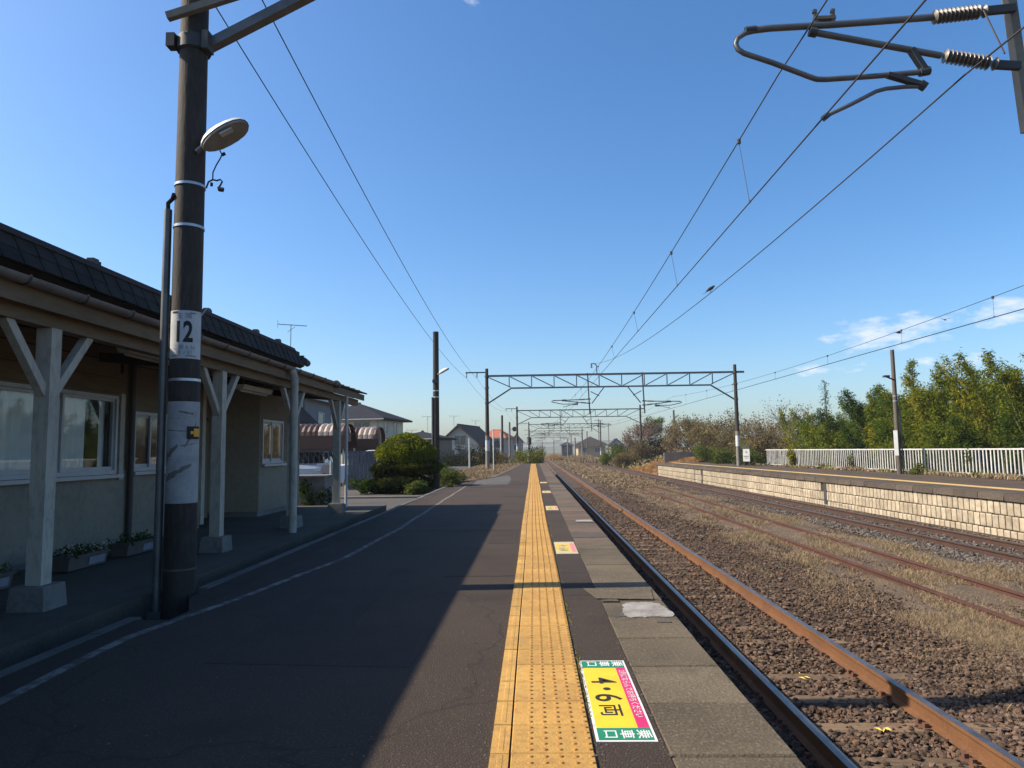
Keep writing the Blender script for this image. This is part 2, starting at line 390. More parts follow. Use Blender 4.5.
class MB:
    def __init__(s):
        s.v = []; s.f = []; s.m = []
    def add(s, vs, fs, m=0):
        n = len(s.v)
        s.v += [tuple(v) for v in vs]
        for f in fs:
            s.f.append(tuple(i + n for i in f)); s.m.append(m)
        return s
    def hexa(s, p, m=0):
        return s.add(p, [(0, 3, 2, 1), (4, 5, 6, 7), (0, 1, 5, 4), (1, 2, 6, 5), (2, 3, 7, 6), (3, 0, 4, 7)], m)
    def box(s, x0, y0, z0, x1, y1, z1, m=0):
        return s.hexa([(x0, y0, z0), (x1, y0, z0), (x1, y1, z0), (x0, y1, z0), (x0, y0, z1), (x1, y0, z1), (x1, y1, z1), (x0, y1, z1)], m)
    def bar(s, a, b, w, h=None, m=0, up=(0, 0, 1)):
        a = Vector(a); b = Vector(b); h = w if h is None else h
        d = (b - a).normalized(); u = Vector(up)
        if abs(d.dot(u)) > .98: u = Vector((1, 0, 0))
        x = d.cross(u).normalized() * w / 2; y = d.cross(x).normalized() * h / 2
        return s.hexa([a - x - y, a + x - y, a + x + y, a - x + y, b - x - y, b + x - y, b + x + y, b - x + y], m)
    def tube(s, path, r, n=8, m=0, r1=None, cap=True):
        P = [Vector(p) for p in path]; k = len(P); n0 = len(s.v)
        d = (P[1] - P[0]).normalized()
        u = d.cross(Vector((0, 0, 1)))
        if u.length < .05: u = Vector((1, 0, 0))
        u.normalize()
        for i, p in enumerate(P):
            d = (P[min(i + 1, k - 1)] - P[max(i - 1, 0)]).normalized()
            u = (u - d * u.dot(d)).normalized(); w = d.cross(u)
            rr = r if r1 is None else r + (r1 - r) * i / (k - 1)
            if isinstance(r, (list, tuple)): rr = r[i]
            for j in range(n):
                a = 2 * math.pi * j / n
                s.v.append(tuple(p + u * math.cos(a) * rr + w * math.sin(a) * rr))
        for i in range(k - 1):
            for j in range(n):
                a = n0 + i * n + j; b = n0 + i * n + (j + 1) % n
                s.f.append((a, b, b + n, a + n)); s.m.append(m)
        if cap:
            s.f.append(tuple(n0 + j for j in range(n))[::-1]); s.m.append(m)
            s.f.append(tuple(n0 + (k - 1) * n + j for j in range(n))); s.m.append(m)
        return s
    def lathe(s, prof, c=(0, 0, 0), n=16, m=0, axis='z'):
        """prof: (radius, height)"""
        path = []; n0 = len(s.v); c = Vector(c)
        for r, h in prof:
            for j in range(n):
                a = 2 * math.pi * j / n
                q = (r * math.cos(a), r * math.sin(a), h)
                if axis == 'x': q = (h, q[0], q[1])
                if axis == 'y': q = (q[0], h, q[1])
                s.v.append(tuple(c + Vector(q)))
        for i in range(len(prof) - 1):
            for j in range(n):
                a = n0 + i * n + j; b = n0 + i * n + (j + 1) % n
                s.f.append((a, b, b + n, a + n)); s.m.append(m)
        s.f.append(tuple(n0 + j for j in range(n))[::-1]); s.m.append(m)
        s.f.append(tuple(n0 + (len(prof) - 1) * n + j for j in range(n))); s.m.append(m)
        return s
    def prism(s, pts, d, m=0):
        """closed outline (3-D points) pushed along d"""
        n = len(pts); d = Vector(d); P = [Vector(p) for p in pts]
        return s.add([*P, *[p + d for p in P]], [tuple(range(n))[::-1], tuple(range(n, 2 * n))] + [(i, (i + 1) % n, n + (i + 1) % n, n + i) for i in range(n)], m)
    def mesh(s, name, mats, off=Vector((0, 0, 0)), smooth=False):
        me = bpy.data.meshes.new(name)
        me.from_pydata([tuple(Vector(v) - off) for v in s.v], [], s.f)
        for mm in (mats if isinstance(mats, (list, tuple)) else [mats]):
            me.materials.append(MATS[mm] if isinstance(mm, str) else mm)
        if any(s.m): me.polygons.foreach_set('material_index', s.m)
        if smooth: me.polygons.foreach_set('use_smooth', [True] * len(s.f))
        me.validate(); me.update()
        if smooth:
            try: me.set_sharp_from_angle(angle=R(40))
            except Exception: pass
        return me
    def build(s, name, mats, parent=None, smooth=False, base=None):
        """world coordinates; a top-level object gets its origin at base"""
        off = wloc(parent) if parent is not None else Vector(base or (0, 0, 0))
        return link(name, s.mesh(name, mats, off, smooth), parent, (0, 0, 0) if parent is not None else off)
def np_mesh(name, V, F, mats, mi=None, smooth=False):
    me = bpy.data.meshes.new(name)
    V = np.asarray(V, np.float32); F = np.asarray(F, np.int32)
    me.vertices.add(len(V)); me.vertices.foreach_set('co', V.ravel())
    k = F.shape[1]
    me.loops.add(F.size); me.loops.foreach_set('vertex_index', F.ravel())
    me.polygons.add(len(F)); me.polygons.foreach_set('loop_start', np.arange(0, F.size, k, dtype=np.int32))
    try: me.polygons.foreach_set('loop_total', np.full(len(F), k, np.int32))
    except Exception: pass
    for mm in (mats if isinstance(mats, (list, tuple)) else [mats]): me.materials.append(MATS[mm])
    if mi is not None: me.polygons.foreach_set('material_index', np.asarray(mi, np.int32))
    me.update(calc_edges=True)
    me.validate()
    me.shade_flat()
    return me
def np_build(name, V, F, mats, parent=None, mi=None, base=None):
    off = wloc(parent) if parent is not None else Vector(base or (0, 0, 0))
    me = np_mesh(name, np.asarray(V) - np.array(off), F, mats, mi)
    return link(name, me, parent, (0, 0, 0) if parent is not None else off)
def struct(o): return tag(o, kind='structure')
_txt = {}
def text_geo(s, size=1.0, align='CENTER', off=0.0):
    """flat lettering as (verts 2-D, faces)"""
    key = (s, align, off)
    if key not in _txt:
        cu = bpy.data.curves.new('lettering', 'FONT')
        cu.body = s; cu.size = 1; cu.align_x = align; cu.align_y = 'CENTER'; cu.resolution_u = 3; cu.offset = off
        ob = bpy.data.objects.new('lettering', cu)
        C.objects.link(ob)
        bpy.context.view_layer.update()
        me = bpy.data.meshes.new_from_object(ob.evaluated_get(bpy.context.evaluated_depsgraph_get()))
        _txt[key] = ([(v.co.x, v.co.y) for v in me.vertices], [tuple(p.vertices) for p in me.polygons])
        bpy.data.objects.remove(ob); bpy.data.curves.remove(cu); bpy.data.meshes.remove(me)
    v, f = _txt[key]
    return [(x * size, y * size) for x, y in v], f
# ================================================================== SETTING
b = MB()
xs = [-4000, -1500, -400, -100, -2.0, 8, 40, 100, 400, 1500, 4000]
ys = [-600, -60, 0, 60, 140, 300, 700, 2000, 5000]
b.add([(x, y, -1.2) for y in ys for x in xs], [(j * len(xs) + i, j * len(xs) + i + 1, (j + 1) * len(xs) + i + 1, (j + 1) * len(xs) + i) for j in range(len(ys) - 1) for i in range(len(xs) - 1)])
struct(b.build('ground', 'field'))
def xr(y): return 9.34 - .0125 * min(y, 130)            # near rail of the far track
def edge2(y): return 11.95 - .027 * y                    # edge of the far platform
def strip(xa, xb, y0, y1, z, n=24, amp=0.0, seed=0):
    g = np.random.default_rng(seed); V = []; F = []
    for i in range(n + 1):
        y = y0 + (y1 - y0) * (i / n) ** 1.6
        a = xa(y) if callable(xa) else xa; c = xb(y) if callable(xb) else xb
        m = 10
        for j in range(m + 1):
            V.append((a + (c - a) * j / m, y, z + (g.uniform(-amp, amp) if 0 < j < m else 0)))
    for i in range(n):
        for j in range(10):
            k = i * 11 + j; F.append((k, k + 1, k + 12, k + 11))
    m = MB(); m.add(V, F); return m
tr = strip(.9, 5.6, -4, 160, -1.075, 60, .015, 1)
struct(tr.build('near_trackbed', 'soil'))
tr = strip(4.6, lambda y: xr(y) - .5, -4, 160, -1.06, 60, .03, 2)
struct(tr.build('grass_strip', 'straw_soil'))
tr = strip(lambda y: xr(y) - .9, lambda y: max(edge2(y), xr(y) + 2.2), -4, 160, -1.045, 60, .012, 3)
struct(tr.build('far_trackbed', 'soil'))
struct(MB().box(-90, -30, -1.2, -2.74, 68, -.22).build('station_yard', 'yard'))
struct(MB().box(-16, -17, -.23, -3.42, 16.8, 0).build('walkway', 'walk_concrete'))

# near platform
plat = struct(MB().box(-2.72, -5, -1.2, .525, 66, 0).build('platform', 'asphalt'))
MB().box(-2.98, -5, -1.2, -2.723, 5.42, 0).box(-2.98, 6.3, -1.2, -2.723, 24.5, 0).prism([(-2.723, 5.72, -1.2), (-2.723, 6.297, -1.2), (-2.98, 6.297, -1.2), (-2.98, 6.26, -1.2)], (0, 0, 1.2)).build('asphalt_margin', 'asphalt_dark', plat)
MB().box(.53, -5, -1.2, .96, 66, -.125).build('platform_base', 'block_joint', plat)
# asphalt repairs: thin sheets
def sheet(name, pts, z, m, parent, th=.004):
    return MB().prism([(x, y, z) for x, y in pts], (0, 0, th)).build(name, m, parent)
sheet('asphalt_patch', [(-2.2, 25.6), (-.9, 25.9), (-.95, 31), (-1.2, 35.5), (-2.3, 30)], .0, 'asphalt_patch', plat)
for y, xa, xb in ((7.15, -.9, -.21), (7.3, .26, .525), (11.2, -2.2, -.21), (14.9, -1.6, -.21), (19.3, -2.2, -.21), (24.2, -2.4, -.21)):
    p = [(xa + (xb - xa) * i / 8, y + rnd.uniform(-.02, .02)) for i in range(9)]
    sheet('asphalt_seam', p + [(x, yy + .022 + rnd.uniform(0, .012)) for x, yy in reversed(p)], 0, 'asphalt_dark', plat, .003)
# edge slabs, one by one
def slab_mesh(i, w, l):
    g = random.Random(i); m = MB(); c = .008
    x0, x1, y0, y1 = 0, w, .004, l - .004
    m.hexa([(x0, y0, -.12), (x1, y0, -.12), (x1, y1, -.12), (x0, y1, -.12), (x0, y0, -c), (x1, y0, -c), (x1, y1, -c), (x0, y1, -c)])
    m.f.pop(1); m.m.pop(1)
    m.add([(x0, y0, -c), (x1, y0, -c), (x1, y1, -c), (x0, y1, -c), (x0 + c, y0 + c, 0), (x1 - c, y0 + c, 0), (x1 - c, y1 - c, 0), (x0 + c, y1 - c, 0)],
          [(4, 5, 6, 7), (0, 1, 5, 4), (1, 2, 6, 5), (2, 3, 7, 6), (3, 0, 4, 7)])
    return m.mesh('edge_slab', ['slab_concrete', 'slab_red', 'slab_dark'][i % 3])
slabs = [slab_mesh(i, .497, .6) for i in range(3)]
y = -1.2; k = 0
while y < 66:
    pick = 0 if y < 8.2 else rnd.choice([0, 0, 0, 1, 1, 2]) if y < 16 else rnd.choice([0, 1, 1, 0, 2])
    if 12.1 < y < 14.4: pick = 1
    if 9 < y < 11 and k % 2: pick = 2
    o = link('edge_slab', slabs[pick], plat, (.528, y, rnd.uniform(-.004, .004)))
    o.rotation_euler = (rnd.uniform(-.003, .003), rnd.uniform(-.004, .004), rnd.uniform(-.004, .004))
    y += .6; k += 1
def ragged(cx, cy, rx, ry, seed, n=56):
    g = random.Random(seed); o = []
    for i in range(n):
        a = 6.2832 * i / n; e = (abs(math.cos(a)) ** 5 + abs(math.sin(a)) ** 5) ** -.2
        k = e * (1 + .07 * math.sin(3 * a + seed) + g.uniform(-.07, .05))
        o.append((min(cx + rx * k * math.cos(a), 1.018), cy + ry * k * math.sin(a)))
    return o
sheet('mortar_patch', ragged(.83, 5.6, .17, .25, 3), .006, 'white_mortar', plat, .003)
for q, (cx, cy, rx, ry) in enumerate(((.62, 5.5, .05, .12), (.9, 5.22, .05, .03), (.6, 5.95, .07, .04))):
    sheet('mortar_patch', ragged(cx, cy, rx, ry, q + 8), .0055, 'slab_dark', plat, .002)
sheet('mortar_patch', [(.50, 6.02), (.95, 5.97), (1.0, 6.4), (.42, 6.45)], .006, 'slab_concrete', plat)
sheet('mortar_patch', [(.70, 12.3), (1.0, 12.25), (.98, 12.62), (.72, 12.6)], .007, 'white_mortar', plat)
gx = np.concatenate([nr.normal(.245, .02, 260), nr.normal(-.215, .03, 200), nr.uniform(-2.6, .5, 260), nr.normal(.522, .012, 160)]); gy = 3 + 16 * nr.uniform(0, 1, len(gx)) ** 1.7
V = (np.array([(-1, -1, 0), (1, -.8, 0), (.9, 1, 0), (-.8, .9, 0), (0, 0, 1.1)], float)[None] * (nr.uniform(.002, .006, (len(gx), 1, 1)))) + np.stack([gx, gy, np.full(len(gx), .0005)], 1)[:, None, :]
F = np.array([(0, 1, 4), (1, 2, 4), (2, 3, 4), (3, 0, 4)])[None] + (np.arange(len(gx)) * 5)[:, None, None]
tag(np_build('grit', V.reshape(-1, 3), F.reshape(-1, 3), 'stone_grey', plat), kind='stuff')
sheet('asphalt_patch', [(-1.95, 4.3), (-.72, 4.2), (-.7, 5.1), (-1.3, 5.15), (-1.32, 6.6), (-1.9, 6.62)], 0, 'asphalt_dark', plat, .002)
sheet('asphalt_patch', [(-.62, 9.6), (-.24, 9.58), (-.24, 11.1), (-.6, 11.12)], 0, 'asphalt_dark', plat, .002)
sheet('asphalt_patch', [(.27, 6.2), (.52, 6.2), (.52, 8.2), (.27, 8.15)], 0, 'asphalt_dark', plat, .002)
# tactile paving, tile by tile
def dot_tile(dots):
    m = MB(); w, l, h, c = .335, .298, .012, .004
    m.add([(0, .003, 0), (w, .003, 0), (w, l, 0), (0, l, 0), (0, .003, h - c), (w, .003, h - c), (w, l, h - c), (0, l, h - c), (c, .003 + c, h), (w - c, .003 + c, h), (w - c, l - c, h), (c, l - c, h)],
          [(0, 1, 5, 4), (1, 2, 6, 5), (2, 3, 7, 6), (3, 0, 4, 7), (4, 5, 9, 8), (5, 6, 10, 9), (6, 7, 11, 10), (7, 4, 8, 11), (8, 9, 10, 11)])
    if dots:
        for i in range(5):
            for j in range(5):
                cx = .078 + i * .0602; cy = .033 + j * .0585; n = 8
                v = []
                for r, z in ((.0125, h - .001), (.0075, h + .0055)):
                    v += [(cx + r * math.cos(6.2832 * q / n), cy + r * math.sin(6.2832 * q / n), z) for q in range(n)]
                m.add(v, [(q, (q + 1) % n, n + (q + 1) % n, n + q) for q in range(n)] + [tuple(range(n, 2 * n))], 1)
    return m.mesh('tactile_tile', ['yellow_tile', 'yellow_dot'])
def line_tile():
    m = MB(); w, l, h = .075, .298, .012
    m.box(0, .003, 0, w, l, h)
    m.hexa([(.026, .012, h - .001), (.056, .012, h - .001), (.056, .289, h - .001), (.026, .289, h - .001), (.032, .018, h + .0015), (.05, .018, h + .0015), (.05, .283, h + .0015), (.032, .283, h + .0015)])
    return m.mesh('tactile_line_tile', 'yellow_tile')
tm = dot_tile(True); lm = line_tile()
y = .9
def wob(y): return .005 * math.sin(y * .31) + .003 * math.sin(y * .83 + 1)
while y < 64:
    o = link('tactile_tile', tm, plat, (-.112 + wob(y), y, rnd.uniform(-.0015, .0015) - .001))
    o.rotation_euler = (0, 0, rnd.uniform(-.004, .004))
    o = link('tactile_line_tile', lm, plat, (-.195 + wob(y), y, rnd.uniform(-.0015, .0015) - .001))
    y += .301
# painted white line, kerb ledge along the walkway, dry verge
LXY = [(1, -2.66), (3.0, -2.67), (3.63, -2.69), (4.16, -2.73), (4.97, -2.74), (5.55, -2.64), (6.14, -2.53), (6.7, -2.45), (8.36, -2.22), (11.5, -2.15), (17, -2.24), (26, -2.36)]
def lx(y): return float(np.interp(y, *zip(*LXY))) + .008 * math.sin(y * 2.3)
p = [(lx(y), y) for y in np.linspace(1.5, 25.5, 50)]
sheet('white_line', [(x - .035, y) for x, y in p] + [(x + .035, y) for x, y in reversed(p)], 0, 'white_line', plat, .003)
for i in range(28):
    y0 = -3 + i * 1.0
    ya, yb = y0 + .006, y0 + .994
    if ya < 6.62 and yb > 5.5:
        if ya < 5.5: yb = 5.5
        elif yb > 6.62: ya = 6.62
        else: continue
    o = MB().box(-3.075, ya, -.3, -2.983, yb, .008 + rnd.uniform(-.005, .005)).build('kerb_stone', 'kerb_stone', plat)
struct(MB().box(-6.4, 22.6, -.23, -3.6, 22.95, -.17).build('yard_kerb', 'kerb_stone'))
vg = [(-4.6, 29), (-2.9, 28.5), (-1.75, 33), (-1.35, 45), (-.95, 66), (-4.6, 68)]
struct(MB().prism([(x, y, -.24) for x, y in vg], (0, 0, .255)).build('dirt_verge', 'straw_soil'))

# ------------------------------------------------------------------ tracks
def rail_mb(x, y0, y1, ztop, seg=None, h=.15, mats=2):
    """head, web and foot; y-dependent x if callable"""
    prof = [(-.032, 0, 1), (-.0325, -.03, 0), (-.008, -.042, 0), (-.008, -.125, 0), (-.061, -.14, 0), (-.061, -h, 0), (.061, -h, 0), (.061, -.14, 0), (.008, -.125, 0), (.008, -.042, 0), (.0325, -.03, 0), (.032, 0, 0)]
    m = MB(); n = len(prof); yy = seg or [y0, y1]
    for y in yy:
        c = x(y) if callable(x) else x
        m.v += [(c + px, y, ztop + pz) for px, pz, _ in prof]
    for i in range(len(yy) - 1):
        for j in range(n):
            a = i * n + j; q = i * n + (j + 1) % n
            m.f.append((a, a + n, q + n, q)); m.m.append(1 if j == n - 1 else 0)
    return m
def sleeper_mesh(i):
    g = random.Random(i); m = MB(); j = lambda: g.uniform(-.012, .012)
    m.hexa([(-1.05 + j(), -.1 + j(), -.12), (1.05 + j(), -.1 + j(), -.12), (1.05 + j(), .1 + j(), -.12), (-1.05 + j(), .1 + j(), -.12),
            (-1.05 + j(), -.1 + j(), 0), (1.05 + j(), -.1 + j(), 0), (1.05 + j(), .1 + j(), 0), (-1.05 + j(), .1 + j(), 0)])
    return m.mesh('sleeper', 'sleeper_wood')
SL = [sleeper_mesh(i) for i in range(5)]
def plate_mesh():
    m = MB().box(-.11, -.09, -.005, .11, .09, .012)
    for sx in (-1, 1):
        for sy in (-1, 1):
            m.box(sx * .085 - .018, sy * .05 - .02, .01, sx * .085 + .018, sy * .05 + .02, .045)
    return m.mesh('rail_fastening', 'plate_rust')
PLT = plate_mesh()
def track(name, label, cx, y0, y1, ztop, mats, sl_y1, plate_y1, step=.66, joint=None):
    t = thing(name, label, 'railway track', (cx(20.0), 0, ztop))
    for s in (-.565, .565):
        if joint:
            for a, c in zip(joint[:-1], joint[1:]):
                sg = [v for v in np.linspace(a, c, 3)]
                r = rail_mb(lambda y: cx(y) + s, a, c, ztop, sg).build('rail', mats, t)
        else:
            rail_mb(lambda y: cx(y) + s, y0, y1, ztop, list(np.linspace(y0, y1, 14))).build('rail', mats, t)
    y = max(y0, 2.2); i = 0
    while y < sl_y1:
        o = link('sleeper', SL[i % 5], t, (cx(y) - cx(20.0) + rnd.uniform(-.03, .03), y, (-.157 if y < 8 else -.168) + rnd.uniform(-.012, .008)))
        if y < plate_y1:
            for s in (-.565, .565):
                link('rail_fastening', PLT, o, (s, 0, .004))
        y += step; i += 1
    return t
t1 = track('railway_track', 'main track with polished orange rusted rails beside the near platform', lambda y: 2.645, -4, 260, -.9, ['rail_rust', 'rail_top'], 22, 22)
t2 = track('railway_track', 'disused siding with dark red rails half buried in dry grass', lambda y: 6.51, -4, 52, -.955, ['rail_red_rust', 'rail_red_rust'], 20, 0, 1.3, joint=[-4, 4.5, 11.62, 11.65, 23.5, 52])
t3 = track('railway_track', 'track of dark rusted rails at the foot of the far platform', lambda y: xr(y) + .565, -4, 260, -.9, ['rail_dark_rust', 'rail_top'], 36, 24)

# ------------------------------------------------------------------ ballast stones and dry grass
def ico():
    t = (1 + 5 ** .5) / 2
    v = np.array([(-1, t, 0), (1, t, 0), (-1, -t, 0), (1, -t, 0), (0, -1, t), (0, 1, t), (0, -1, -t), (0, 1, -t), (t, 0, -1), (t, 0, 1), (-t, 0, -1), (-t, 0, 1)], float)
    v /= np.linalg.norm(v[0])
    f = np.array([(0, 11, 5), (0, 5, 1), (0, 1, 7), (0, 7, 10), (0, 10, 11), (1, 5, 9), (5, 11, 4), (11, 10, 2), (10, 7, 6), (7, 1, 8), (3, 9, 4), (3, 4, 2), (3, 2, 6), (3, 6, 8), (3, 8, 9), (4, 9, 5), (2, 4, 11), (6, 2, 10), (8, 6, 7), (9, 8, 1)])
    return v, f
IV, IF = ico()
STV = [IV * nr.uniform(.5, 1.3, (12, 1)) * nr.uniform(.65, 1.3, (1, 3)) for _ in range(14)]
def stones(name, X, Y, Z, size, m):
    n = len(X)
    q = nr.integers(0, 14, n)
    V = np.stack(STV)[q]
    a = nr.uniform(0, 6.283, n); c, s = np.cos(a)[:, None], np.sin(a)[:, None]
    V = V * np.asarray(size)[:, None, None]
    x = V[:, :, 0] * c - V[:, :, 1] * s; y = V[:, :, 0] * s + V[:, :, 1] * c; z = V[:, :, 2] * .75
    P = np.stack([x + X[:, None], y + Y[:, None], z + Z[:, None]], 2).reshape(-1, 3)
    F = (IF[None] + (np.arange(n) * 12)[:, None, None]).reshape(-1, 3)
    o = link(name, np_mesh(name, P, F, m))
    return tag(o, kind='stuff')
def scatter(n, x0, x1, y0, y1, power=2.2):
    """denser near the viewer"""
    u = nr.uniform(0, 1, n)
    p = 1 - power
    Y = (y0 ** p + u * (y1 ** p - y0 ** p)) ** (1 / p)
    X = nr.uniform(0, 1, n) * (x1 - x0) + x0
    return X, Y
def near_sleeper(X, Y, y0=2.2, step=.66, c=2.645):
    d = np.abs(((Y - y0 + step / 2) % step) - step / 2)
    return (d < .095) & (np.abs(X - c) < 1.0)
X, Y = scatter(44000, 1.0, 5.7, 4.2, 44, 1.9)
keep = (nr.uniform(0, 1, len(X)) < np.clip((5.75 - X) / .8, 0, 1)) & ~(near_sleeper(X, Y) & (nr.uniform(0, 1, len(X)) < np.where(Y < 8, .86, .3))) & (np.abs(np.abs(X - 2.645) - .565) > .075)
X, Y = X[keep], Y[keep]
sz = nr.uniform(.012, .032, len(X)) * np.where(Y > 18, 1.35, 1.0)
hump = .05 * np.exp(-((X - 4.55) / .5) ** 2) + .02 * np.sin(X * 3 + Y * .9)
stones('track_ballast', X, Y, -1.068 + nr.uniform(-.004, .018, len(X)) + np.clip(hump, -.004, .06) * (X > 3.5), sz, 'stone_brown')
tag(bpy.data.objects['track_ballast'], 'brown ballast stones around the main track', 'ballast')
u, Y = scatter(9000, 0, 1, 12.5, 60, 1.7)
X = (xr(0) - .0125 * np.minimum(Y, 130) - .85) + u * 2.9
keep = (np.abs(np.abs(X - (xr(0) - .0125 * Y) - .565) - .565) > .07) & ((X < xr(0) - .0125 * Y - .1) | (nr.uniform(0, 1, len(X)) < .35))
o = stones('track_ballast', X[keep], Y[keep], np.full(keep.sum(), -1.035) + nr.uniform(-.01, .02, keep.sum()), nr.uniform(.024, .045, keep.sum()), 'stone_grey')
tag(o, 'grey ballast stones around the far track', 'ballast')

X, Y = scatter(26000, 5.0, 8.5, 6, 40, 1.8)
o = stones('track_ballast', X, Y, -1.075 + nr.uniform(0, .015, len(X)), nr.uniform(.008, .022, len(X)) * np.where(Y > 16, 1.4, 1), 'stone_brown')
tag(o, 'loose brown stones among the dry grass of the siding', 'ballast')
def blades(X, Y, Z, h, w, lean=.5):
    """one narrow bent blade (two triangles) each"""
    n = len(X); a = nr.uniform(0, 6.283, n); l = nr.uniform(.1, 1, n) * lean
    dx, dy = np.cos(a), np.sin(a); b2 = nr.uniform(0, 6.283, n)
    wx, wy = np.cos(b2) * w / 2, np.sin(b2) * w / 2
    h = np.asarray(h) * np.ones(n)
    m_ = h * .55
    P = np.stack([np.stack([X - wx, Y - wy, Z], 1), np.stack([X + wx, Y + wy, Z], 1),
                  np.stack([X - wx * .8 + dx * h * l * .4, Y - wy * .8 + dy * h * l * .4, Z + m_], 1),
                  np.stack([X + wx * .8 + dx * h * l * .4, Y + wy * .8 + dy * h * l * .4, Z + m_], 1),
                  np.stack([X + dx * h * l, Y + dy * h * l, Z + h * np.maximum(1 - .35 * l, .12)], 1)], 1).reshape(-1, 3)
    k = (np.arange(n) * 5)[:, None]
    F = np.concatenate([k + np.array([[0, 1, 3]]), k + np.array([[0, 3, 2]]), k + np.array([[2, 3, 4]])], 0)
    return P, F
def clumpy(X, Y, s=.9, seed=0, thr=.0):
    """smooth pseudo-noise in -1..1"""
    g = np.random.default_rng(seed); v = np.zeros(len(X))
    for i in range(7):
        f = s * 1.6 ** (i % 4); a = g.uniform(0, 6.283); p = g.uniform(0, 6.283)
        v += np.sin((X * math.cos(a) + Y * math.sin(a)) * f * 2.2 + p)
    return v / 3.5
def grass(name, label, n, xa, xb, y0, y1, z, h, w, m, power=1.9, thr=-.2, s=.9, seed=0, lean=1.2):
    u, Y = scatter(n, 0, 1, y0, y1, power)
    A = xa(Y) if callable(xa) else xa; B = xb(Y) if callable(xb) else xb
    X = A + u * (B - A)
    c = clumpy(X, Y, s, seed)
    edge = np.minimum(u, 1 - u) * 5
    keep = nr.uniform(0, 1, n) < np.clip((c - thr) * 2.2, .06, 1) * np.clip(edge + .25, 0, 1)
    X, Y, c = X[keep], Y[keep], c[keep]
    hh = h * nr.uniform(.35, 1.1, len(X)) * (.55 + .5 * np.clip(c - thr, 0, 1))
    Z = z(X, Y) if callable(z) else np.full(len(X), z)
    P, F = blades(X, Y, Z, hh, w * (1 + np.clip((Y - 9) / 11, 0, 4)), lean)
    o = link(name, np_mesh(name, P, F, m))
    return tag(o, label, 'grass', kind='stuff')
xrv = lambda Y: xr(0) - .0125 * np.minimum(Y, 130)
grass('dry_grass', 'matted dry straw grass over the disused siding', 260000, 4.6, lambda Y: xrv(Y) - .35, 6.0, 75, -1.075, .17, .0042, 'straw', 1.7, -.16, .6, 3, 1.9)
grass('dry_grass', 'sparse green tufts among the dry grass of the siding', 9000, 5.4, lambda Y: xrv(Y) - .7, 8, 45, -1.07, .12, .008, 'straw_green', 1.6, .55, .5, 9, 1.2)
grass('dry_grass', 'thin dry blades at the edge of the brown ballast', 14000, 3.9, 5.3, 6.0, 40, -1.05, .17, .004, 'straw', 1.7, .1, .8, 5, 2.6)
grass('dry_grass', 'dry grass between the far tracks', 34000, 3.9, lambda Y: xrv(Y) + 0 * Y, 42, 150, -1.07, .24, .011, 'straw', 1.3, -.5, .3, 6, 1.2)
grass('dry_grass', 'straw coloured grass on the dirt verge', 30000, lambda Y: -4.4 + 0 * Y, lambda Y: -1.95 + (Y - 33) * .03, 31, 66, .01, .16, .006, 'straw', 1.4, -.3, .6, 8, 1.2)
grass('green_weeds', 'green grass below the pole at the path kerb', 5000, -4.5, -2.6, 25, 31, -.2, .3, .02, 'straw_green', 1.2, -.1, .6, 18, 1.0)
grass('dry_grass', 'dry tufts along the back of the far platform', 14000, lambda Y: 16.6 - .035 * Y, lambda Y: 18.3 - .06 * Y, 16, 60, .02, .22, .014, 'straw', 1.5, .0, .5, 12, 1.2)
grass('green_weeds', 'low green weeds at the foot of the white fence', 5000, lambda Y: 17.2 - .05 * Y, lambda Y: 18.4 - .065 * Y, 16, 60, .02, .3, .02, 'straw_green', 1.5, .35, .45, 14, .9)
grass('moss', 'tiny moss and weeds along the edge of the tactile strip', 1500, .232, .252, 3.0, 14, .0, .022, .004, 'straw_green', 1.6, .1, 1.5, 41, .9)
# yellow leaves and litter between the rails
lt = MB()
for (x, y) in ((2.75, 6.05), (2.62, 7.4), (2.5, 8.9)):
    for _ in range(4):
        a = rnd.uniform(0, 6.28); px = x + rnd.gauss(0, .03); py = y + rnd.gauss(0, .03); l = rnd.uniform(.05, .1)
        dx, dy = math.cos(a) * l, math.sin(a) * l
        lt.add([(px, py, -1.035), (px + dx * .5 - dy * .12, py + dy * .5 + dx * .12, -1.022), (px + dx, py + dy, -1.03), (px + dx * .5 + dy * .12, py + dy * .5 - dx * .12, -1.026)], [(0, 1, 2, 3)])
tag(lt.build('leaf_litter', 'print_yellow_faded'), 'yellow dead leaves fallen between the main track rails', 'leaves', kind='stuff')
